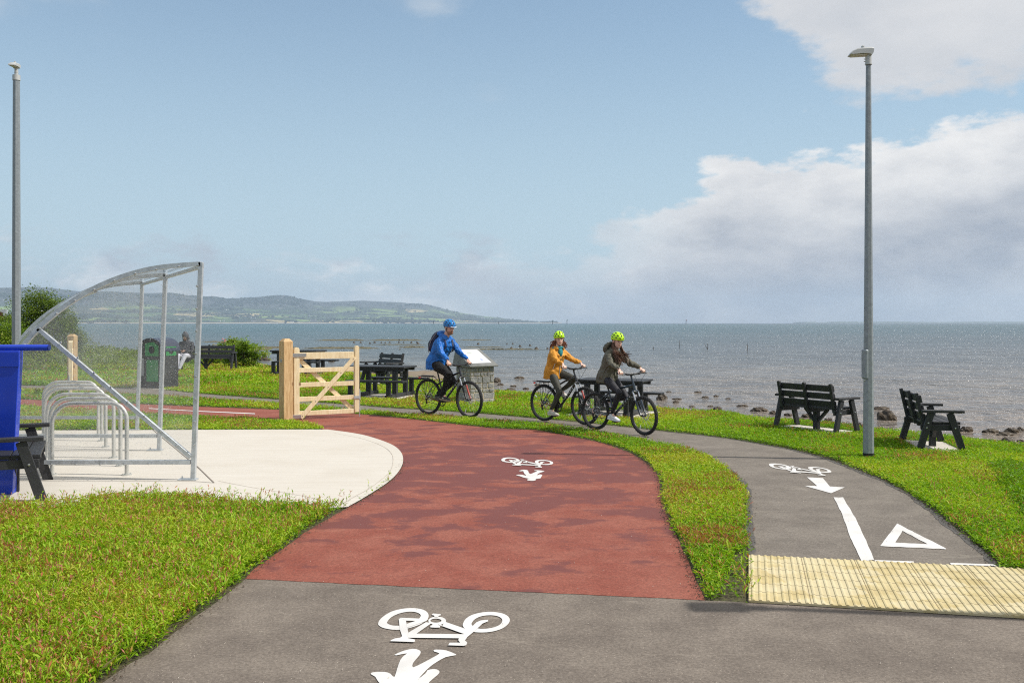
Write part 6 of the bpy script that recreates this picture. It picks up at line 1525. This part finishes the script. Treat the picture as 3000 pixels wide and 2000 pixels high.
wp.tube([sh_+V(-.13, -.10, .03), sh_+V(-.02, -.115, .062), sh_+V(.10, -.105, -.02), sh_+V(.13, -.10, -.14), sh_+V(.06, -.16, -.24), sh_+V(-.1, -.15, -.30)], (.022, .008), n=8, side=(0, 1, 0)); wp.tube([sh_+V(-.13, .10, .03), sh_+V(-.02, .115, .062), sh_+V(.10, .105, -.02), sh_+V(.13, .10, -.14), sh_+V(.06, .16, -.24), sh_+V(-.1, .15, -.30)], (.022, .008), n=8, side=(0, 1, 0))
bp = empty('backpack', e.location, e.rotation_euler.z); tag(bp, 'dark navy backpack with grey edging on the back of the man in blue', 'backpack')
bg_ = MB(); d = (gm_.sho-gm_.hip).normalized(); nrm = V(-d.z, 0, d.x); c_ = gm_.hip.lerp(gm_.sho, .66)+nrm*.215
bg_.ell(c_+d*.06, (.095, .14, .19), (nrm, V(0, 1, 0), d)); bg_.ell(c_-d*.08, (.10, .145, .15), (nrm, V(0, 1, 0), d)); bg_.solid('bag', M['navy'], bp, voxel=.010, it=3); wp.build('shoulder_strap', M['navy'], bp, smooth=True)
pk = MB(); pk.ell(c_-d*.06+nrm*.07, (.05, .11, .12), (nrm, V(0, 1, 0), d)); pk.solid('pocket', mat('charcoal_pocket', (.045, .045, .055), .7), bp, voxel=.01, it=2)
ed = MB(); ed.tube([c_+d*.22+nrm*-.02+V(0, -.10, 0), c_+d*.05+V(0, -.142, 0), c_-d*.12+V(0, -.142, 0), c_-d*.22+V(0, -.10, 0)], .008, n=6); ed.build('grey_edging', mat('grey_edging', (.22, .20, .20), .7), bp, smooth=True)

gy = bicycle('black mountain bike with a rear rack ridden by the woman in the mustard jacket', G(1594, 1235), G(1714.5, 1247), .352, .875, 1.045, steer=R(-2), crank=R(-98), barx=.06, barw=.64)
view = (Vector((0, 0, 1.6))-Vector((gy.e.location.x, gy.e.location.y, 1.6))); vy = math.atan2(view.y, view.x)-gy.e.rotation_euler.z
vy = (vy+math.pi) % (2*math.pi)-math.pi
hax = head_axes(vy*.80, R(2), R(4)); s = .97
e, bo, jo = rider('woman in a mustard jacket and neon helmet looking towards the camera, auburn hair', gy, s, (gy.saddle.x+.015, 0, .955), (.340, 0, 1.345), (.385, 0, 1.570), hax, M['skin2'], M['jyel'], M['tolv'], M['cream_sh'], mat('pale_sole', (.52, .46, .38), .7), .079, 1.05, True, hem=.14, foot_pitch=(R(0), R(-8)))
face(e, bo, gy.hc, hax, s*HSC, smile=.5); helmet(e, gy.hc, hax, s*1.15, M['neon'], M['ventd'])
f, l, u = hax; c = gy.hc; hb = MB(); hb.ell(c-f*.022*s+u*.0, (.078*s, .084*s, .084*s), hax); hb.ell(c-f*.045*s-u*.06*s, (.05*s, .07*s, .06*s), hax); hr = hb.solid('hair', M['hair_r'], bo, voxel=.007, it=1)
rr = random.Random(2); st = []
IL = V(-.71, -.71, 0); IR = V(.71, .71, 0)
for i in range(120):
    q = rr.random()
    if i % 3:   # mass blown back and down behind the far shoulder
        p0 = c-f*.045*s+IL*rr.uniform(.02, .06)-u*rr.uniform(.02, .10)*s; w = rr.uniform(.07, .135); p3 = p0+IL*w+V(0, 0, -rr.uniform(.07, .19)); p1 = p0.lerp(p3, .3)+V(0, 0, .022); p2 = p0.lerp(p3, .7)+V(rr.uniform(-.02, .02), rr.uniform(-.03, .01), .02)
    else:
        p0 = c-f*.045*s+IR*rr.uniform(.02, .05)-u*rr.uniform(.05, .11)*s; w = rr.uniform(.05, .12); p3 = p0+IR*w+V(0, 0, -rr.uniform(.0, .09)); p1 = p0.lerp(p3, .3)+V(0, 0, -.01); p2 = p0.lerp(p3, .7)+V(0, 0, rr.uniform(-.02, .02))
    st.append(([p0, p1, p2, p3], .010))
hairstrands('loose_strands', M['hair_r'], hr, st, s)
sc = MB(); sc.tube([gy.nb+V(.075*math.cos(a), .085*math.sin(a), .028+.01*math.cos(a*2)) for a in [i*math.pi/8 for i in range(16)]], (.024, .035), n=8, side=(0, 0, 1), closed=True); sc.ell(gy.nb+V(.085, -.02, -.06), (.035, .06, .085)); sc.solid('scarf', cloth('teal_scarf', (.015, .20, .22), .3, .8, .5, 20), e, voxel=.008, it=2)
zp = MB(); zp.tube([torso_front(gy, t, -.005, o) for t, o in ((-.25, .160), (.1, .150), (.4, .133), (.7, .145), (.86, .140))], (.008, .004), n=6, side=(0, 1, 0)); zp.build('zip', M['galv'], jo)
pkz = MB(); q = torso_front(gy, .12, -.135, .085); pkz.tube([q, q+V(.05, .01, .11)], .005, n=6); pkz.build('pocket_zip', mat('silver_zip', (.6, .6, .58), .4), jo)
hdm = MB(); hdm.ell(gy.nb+V(-.075, 0, -.005), (.07, .125, .07)); hdm.ell(gy.nb+V(.02, .085, .01), (.07, .035, .045)); hdm.ell(gy.nb+V(.02, -.085, .01), (.07, .035, .045)); hdm.solid('hood', M['jyel'], jo, voxel=.009, it=3)

go = bicycle('black mountain bike with tan-edged rear tyre and no rack, ridden by woman in olive', G(1744.4, 1260.8), G(1886.7, 1277.5), .330, .865, 1.030, steer=R(-7), rack=False, crank=R(-36), tan=True, paint=M['bikeblue'], barx=.07, barw=.62)
hax = head_axes(R(-16), R(10), R(-2)); s = .97
e, bo, jo = rider('woman in an olive hooded jacket and neon helmet, long brown hair blown forward', go, s, (go.saddle.x+.02, 0, .945), (.435, 0, 1.355), (.515, 0, 1.565), hax, M['skin2'], M['joli'], M['tnavy'], M['white_sh'], M['white_sh'], .079, 1.08, True, hem=.11, foot_pitch=(R(-6), R(0)))
face(e, bo, go.hc, hax, s*HSC, smile=1, closed=True); helmet(e, go.hc, hax, s*1.15, M['neon'], M['ventd'])
f, l, u = hax; c = go.hc; hb = MB(); hb.ell(c-f*.022*s, (.078*s, .084*s, .084*s), hax); hb.ell(c-f*.03*s-u*.07*s, (.055*s, .07*s, .07*s), hax); hr = hb.solid('hair', M['hair_b'], bo, voxel=.007, it=1)
st = []
for i in range(110):
    k = -1 if i % 5 else 1; p0 = c-f*rr.uniform(.0, .05)*s+l*k*.070*s-u*rr.uniform(.03, .12)*s
    t = rr.random(); p1 = p0+V(.03, -.02*k*-1, -.09); p2 = p0+V(.10+.07*t, rr.uniform(-.05, .03), -.16-.03*t)+V(0, -.04*(k < 0), 0); p3 = p2+V(.04+.10*t, rr.uniform(-.05, .03), rr.choice((-.16, -.10, .0, .03))*rr.uniform(.4, 1.1))
    st.append(([p0, p1, p2, p3], .0095))
hairstrands('loose_strands', M['hair_b'], hr, st, s)
hdm = MB(); q = go.nb+V(-.10, 0, .055)
for a in range(12):
    t = a/12*2*math.pi; hdm.ell(q+V(-.015+.035*math.sin(t), .105*math.cos(t), .075*math.sin(t)), (.045, .040, .036))
hdm.ell(q+V(-.045, 0, -.02), (.045, .10, .07)); hdm.ell(go.nb+V(-.02, 0, .0), (.10, .11, .05)); hdm.solid('hood', M['joli'], jo, voxel=.009, it=3)
zp = MB(); zp.tube([torso_front(go, t, -.005, o) for t, o in ((-.2, .162), (.1, .155), (.4, .138), (.7, .150), (.86, .142))], (.008, .004), n=6, side=(0, 1, 0)); zp.build('zip', M['ventd'], jo)

# seated hooded person on the far bench
def sitter():
    g0 = bE.location; e = empty('person', (g0.x-.78, g0.y-.02, 0), R(-90), 1.2); tag(e, 'person in dark hooded coat and pale trousers sitting on the far bench', 'person')
    hip = V(.02, 0, .52); sho = V(-.02, 0, .94); hc = V(.08, 0, 1.12); ax = head_axes(0, R(22)); body = MB(); add_head(body, hc, ax, 1, sho+V(0, 0, .03))
    body.tube([hip, hip.lerp(sho, .5), sho], [(.13, .1), (.12, .09), (.12, .08)], n=14, side=(0, 1, 0), rnd=1); co = MB(); co.tube([hip+V(0, 0, -.05), hip+V(0, 0, .08), hip.lerp(sho, .55), sho+V(0, 0, -.03), sho+V(.02, 0, .07)], [(.22, .18), (.2, .165), (.19, .15), (.19, .13), (.09, .08)], n=18, side=(0, 1, 0), rnd=1)
    tr = MB(); hp = V(.30, 0, .66)
    for sd in (-1, 1):
        sh2 = sho+V(0, sd*.18, -.04); wr = hp+V(-.03, sd*.055, 0); el = ik(sh2, wr, .29, .25, V(-.3, sd*1.0, -.6)); body.tube([sh2, el, wr], [.04, .033, .025], n=8, rnd=1); co.tube([sh2, el, wr+(el-wr).normalized()*.03], [.072, .062, .045], n=12, rnd=1)
        body.tube([wr, wr+V(.05, -sd*.02, .01), wr+V(.08, -sd*.035, .0)], [(.03, .018), (.036, .016), (.03, .012)], n=8, rnd=1)
        for k in range(4): b = wr+V(.075, -sd*(.02+.0)-sd*.0, .022-.016*k); body.tube([b, b+V(.03, -sd*.012, 0), b+V(.035, -sd*.035, 0)], [.0085, .008, .007], n=6, rnd=1)
        body.tube([wr+V(.02, 0, .02), wr+V(.05, -sd*.01, .04), wr+V(.07, -sd*.025, .042)], [.012, .010, .008], n=6, rnd=1)
        hpj = hip+V(.03, sd*.09, -.02); kn = V(.46, sd*.12, .52); an = V(.62, sd*.03-.03, .12); body.tube([hpj, kn, an], [.06, .045, .03], n=8, rnd=1); tr.tube([hpj, kn, kn.lerp(an, .5), an], [.10, .078, .066, .052], n=12, rnd=1); shoe(e, an+V(0, 0, -.01), V(.9, sd*.1, .1), V(0, 0, 1), 1.0, mat('dark_boot', (.03, .028, .028), .7), M['blackrub'])
    bo = body.solid('body', M['skinb'], e, voxel=.008, it=1); co.solid('coat', cloth('dark_coat', (.035, .038, .048), .2, .8), e, voxel=.012, it=2); tr.ell(hip, (.13, .16, .1)); tr.solid('trousers', cloth('pale_grey_trousers', (.52, .52, .58), .1, .8), e, voxel=.012, it=2)
    hd = MB(); f, l, u = ax; hd.ell(hc-f*.03+u*.03, (.115, .108, .125), ax); hd.ell(hc-f*.06-u*.08, (.10, .12, .10), ax); hd.ell(hc-f*.04+u*.13, (.06, .06, .05), ax); hd.solid('hood', cloth('grey_hood', (.07, .075, .09), .2, .8), e, voxel=.01, it=2)
    face(e, bo, hc+f*.012, ax, 1.0)
    ph = empty('phone', (0, 0, 0)); bpy.data.objects.remove(ph)
sitter()

# ------------------------------------------------------------------ plants placed
shrub('tree', 'rounded leafy tree behind the left lamp post and the shelter roof', (*G(118, 1075)[:2], 0), (2.75, 2.2, 3.45), 110, 15000, .105, M['leaf'], seed=3, lo=.1, cat='tree', tone=(.15, .95))
shrub('tree', 'smaller dark tree left of the lamp post, lower than the rounded tree', (*G(42, 1062)[:2], 0), (1.5, 1.5, 2.55), 50, 6000, .10, M['leaf'], seed=5, lo=.1, cat='tree')
shrub('shrub', 'bright green shrub at the left edge beneath the white sign', (*G(10, 1088)[:2], 0), (2.4, 1.4, 2.05), 60, 8000, .085, M['leafb'], seed=6, lo=.0)
shrub('shrub', 'tall dark shrub seen through the shelter sheet just right of the rear timber post', (*G(203, 1070)[:2], 0), (1.3, 1.3, 2.35), 50, 7000, .10, M['leaf'], seed=8, lo=.0)
shrub('bush', 'bright green bush right of the far bench on the shore', (*G(722, 1078)[:2], 0), (1.75, 1.5, 1.15), 46, 5200, .11, M['leafb'], seed=9, lo=.0, tone=(.2, 1.0))
shrub('bush', 'leafy bush directly behind the right arm of the far bench', (*G(672, 1068)[:2], 0), (1.3, 1.3, 1.30), 30, 3600, .11, M['leafb'], seed=12, lo=.0, tone=(.1, .9))
shrub('shrub', 'unseen leafy shrub added outside the right edge to shade the grass', (7.35, 11.0, 0), (1.3, 1.3, 1.1), 40, 5000, .07, M['leafb'], seed=14, lo=.0)  # unseen shrub, added only for the shade it throws on the grass
hedge_belt('hedge_plants', [G(-250, 1050)[:2], G(60, 1062)[:2], G(300, 1068)[:2], G(520, 1068)[:2], G(640, 1066)[:2]], 3.2, lambda t: 1.75-1.1*t+.25*np.sin(t*23), 230, .13, M['leaf'], 31, (.25, 1))
hedge_belt('reedy_grass', [G(-250, 1075)[:2], G(60, 1085)[:2], G(300, 1088)[:2], G(450, 1085)[:2]], 1.6, lambda t: .62+.25*np.sin(t*31), 260, .16, M['leafb'], 33, (.5, 1), narrow=.2)
hedge_belt('tall_weeds', [G(2950, 1375)[:2], G(3000, 1430)[:2], G(3070, 1530)[:2]], .5, lambda t: .17+.05*np.sin(t*19), 2300, .05, M['turf'], 35, (.0, .4), narrow=.28)
flw = empty('flowers', (*G(672, 1066)[:2], 0)); tag(flw, 'red and white flowers showing above the right end of the far bench', 'flowers')
fm = MB(); r = random.Random(8); zt = 1.885-(1000-946)*flw.location.y/F
for k in range(26): fm.ell((r.gauss(0, .14), r.gauss(0, .1), zt+r.gauss(0, .07)), (.045, .045, .03), n=6, m=4)
fm.build('petals', mat('red_petals', (.55, .02, .03), .6, col2=(.75, .45, .45), vscale=9), flw)
fm = MB()
for k in range(8): fm.tube([(r.gauss(0, .05), 0, 0), (r.gauss(0, .12), 0, zt)], .008, n=4)
fm.build('stem', M['leafb'] if 0 else M['bark'], flw)
for (x, y, k) in ((611, 1008, 0), (636, 1002, 1), (645, 1006, 2)):
    g0 = G(x, 1066); z = H-(y-HY)*g0[1]/F; mb = MB(); mb.tube([(0, 0, 0), (.05, 0, z*.7), (.22, 0, z), (.42, 0, z-.06)], [.012, .01, .03, .012], n=5); e = mb.build('reed_plume', M['straw'], loc=(g0[0], g0[1], 0)); tag(e, 'pale reed plume bending above the back of the far bench', 'reed', 'reed plumes behind the far bench')
edge_crumbs(); nt_ = scatter_turf(); scatter_weeds()
print('turf leaves', nt_)
wl = ['leaning leafy weed sprig poking above the verge against the concrete, below the front shelter post', 'leafy weed sprig at the verge edge right of the tallest sprig', 'low weed sprig at the back of the verge left of the tallest sprig', 'pink-tipped weed beside the front leg of the left bench', 'weed in front of the centre leg of the left bench', 'short weed at the verge corner below the first cycle stand', 'weed at the far left edge below the blue stand', 'weed just right of the front leg of the left bench']
for w, t in zip(WEEDS, wl): w['label'] = t; del w['gx']

# rock labels
big = {(2604, 1231): 'largest weed-covered rock, standing in the water just right of the lamp post', (2958, 1303): 'dark rounded rock nearest the grass at the far right edge', (2834, 1265): 'brown rock right of the second bench, left of the cluster at the edge', (1492, 1152): 'long low rock against the grass between the plinth and the woman in mustard', (773, 1056): 'brown rock left of the timber gate post beside the table', (970, 1060): 'small rock seen over the gate in the water', (2228, 1205): 'broad flat rock left of the black bench beside the lamp post', (2100, 1205): 'rounded rock on the water edge midway between the rightmost rider and the benches', (1942, 1168): 'dark rock just right of the rightmost picnic table'}
for o in ROCKS:
    x, y, w = o['gx']; del o['gx']; gk = (x, y)
    if gk in big: tag(o, big[gk], 'rock'); continue
    if x > 2800: a = 'in the cluster at the right edge of the water'
    elif x > 2440: a = 'in the shallows around the lamp post'
    elif x > 2240: a = 'showing under and around the bench left of the lamp post'
    elif x > 1860: a = 'scattered between the rightmost rider and the benches'
    else: a = 'awash right of the stone plinth'
    tag(o, 'small weed-covered rock '+a, 'rock', 'weedy rocks '+a)

# ------------------------------------------------------------------ sea air
hz_m = bpy.data.materials.new('sea_haze'); hz_m.use_nodes = True; N = hz_m.node_tree.nodes; L = hz_m.node_tree.links
N.remove(N['Principled BSDF']); pv = N.new('ShaderNodeVolumePrincipled'); pv.inputs['Color'].default_value = (.67, .82, 1.0, 1); pv.inputs['Density'].default_value = 8.6e-5; pv.inputs['Anisotropy'].default_value = .2
L.new(pv.outputs[0], N['Material Output'].inputs['Volume'])
hz_o = MB().add([(x, y, z) for z in (-4, 350) for x, y in ((-61000, -400), (61000, -400), (61000, 12500), (-61000, 12500))], [(3, 2, 1, 0), (4, 5, 6, 7), (0, 1, 5, 4), (1, 2, 6, 5), (2, 3, 7, 6), (3, 0, 4, 7)]).build('haze', hz_m); hz_o['kind'] = 'stuff'
for o in S.objects:
    l_ = o.get('label')
    if l_ and len(l_.split()) > 16: print('LONG', len(l_.split()), o.name, l_)
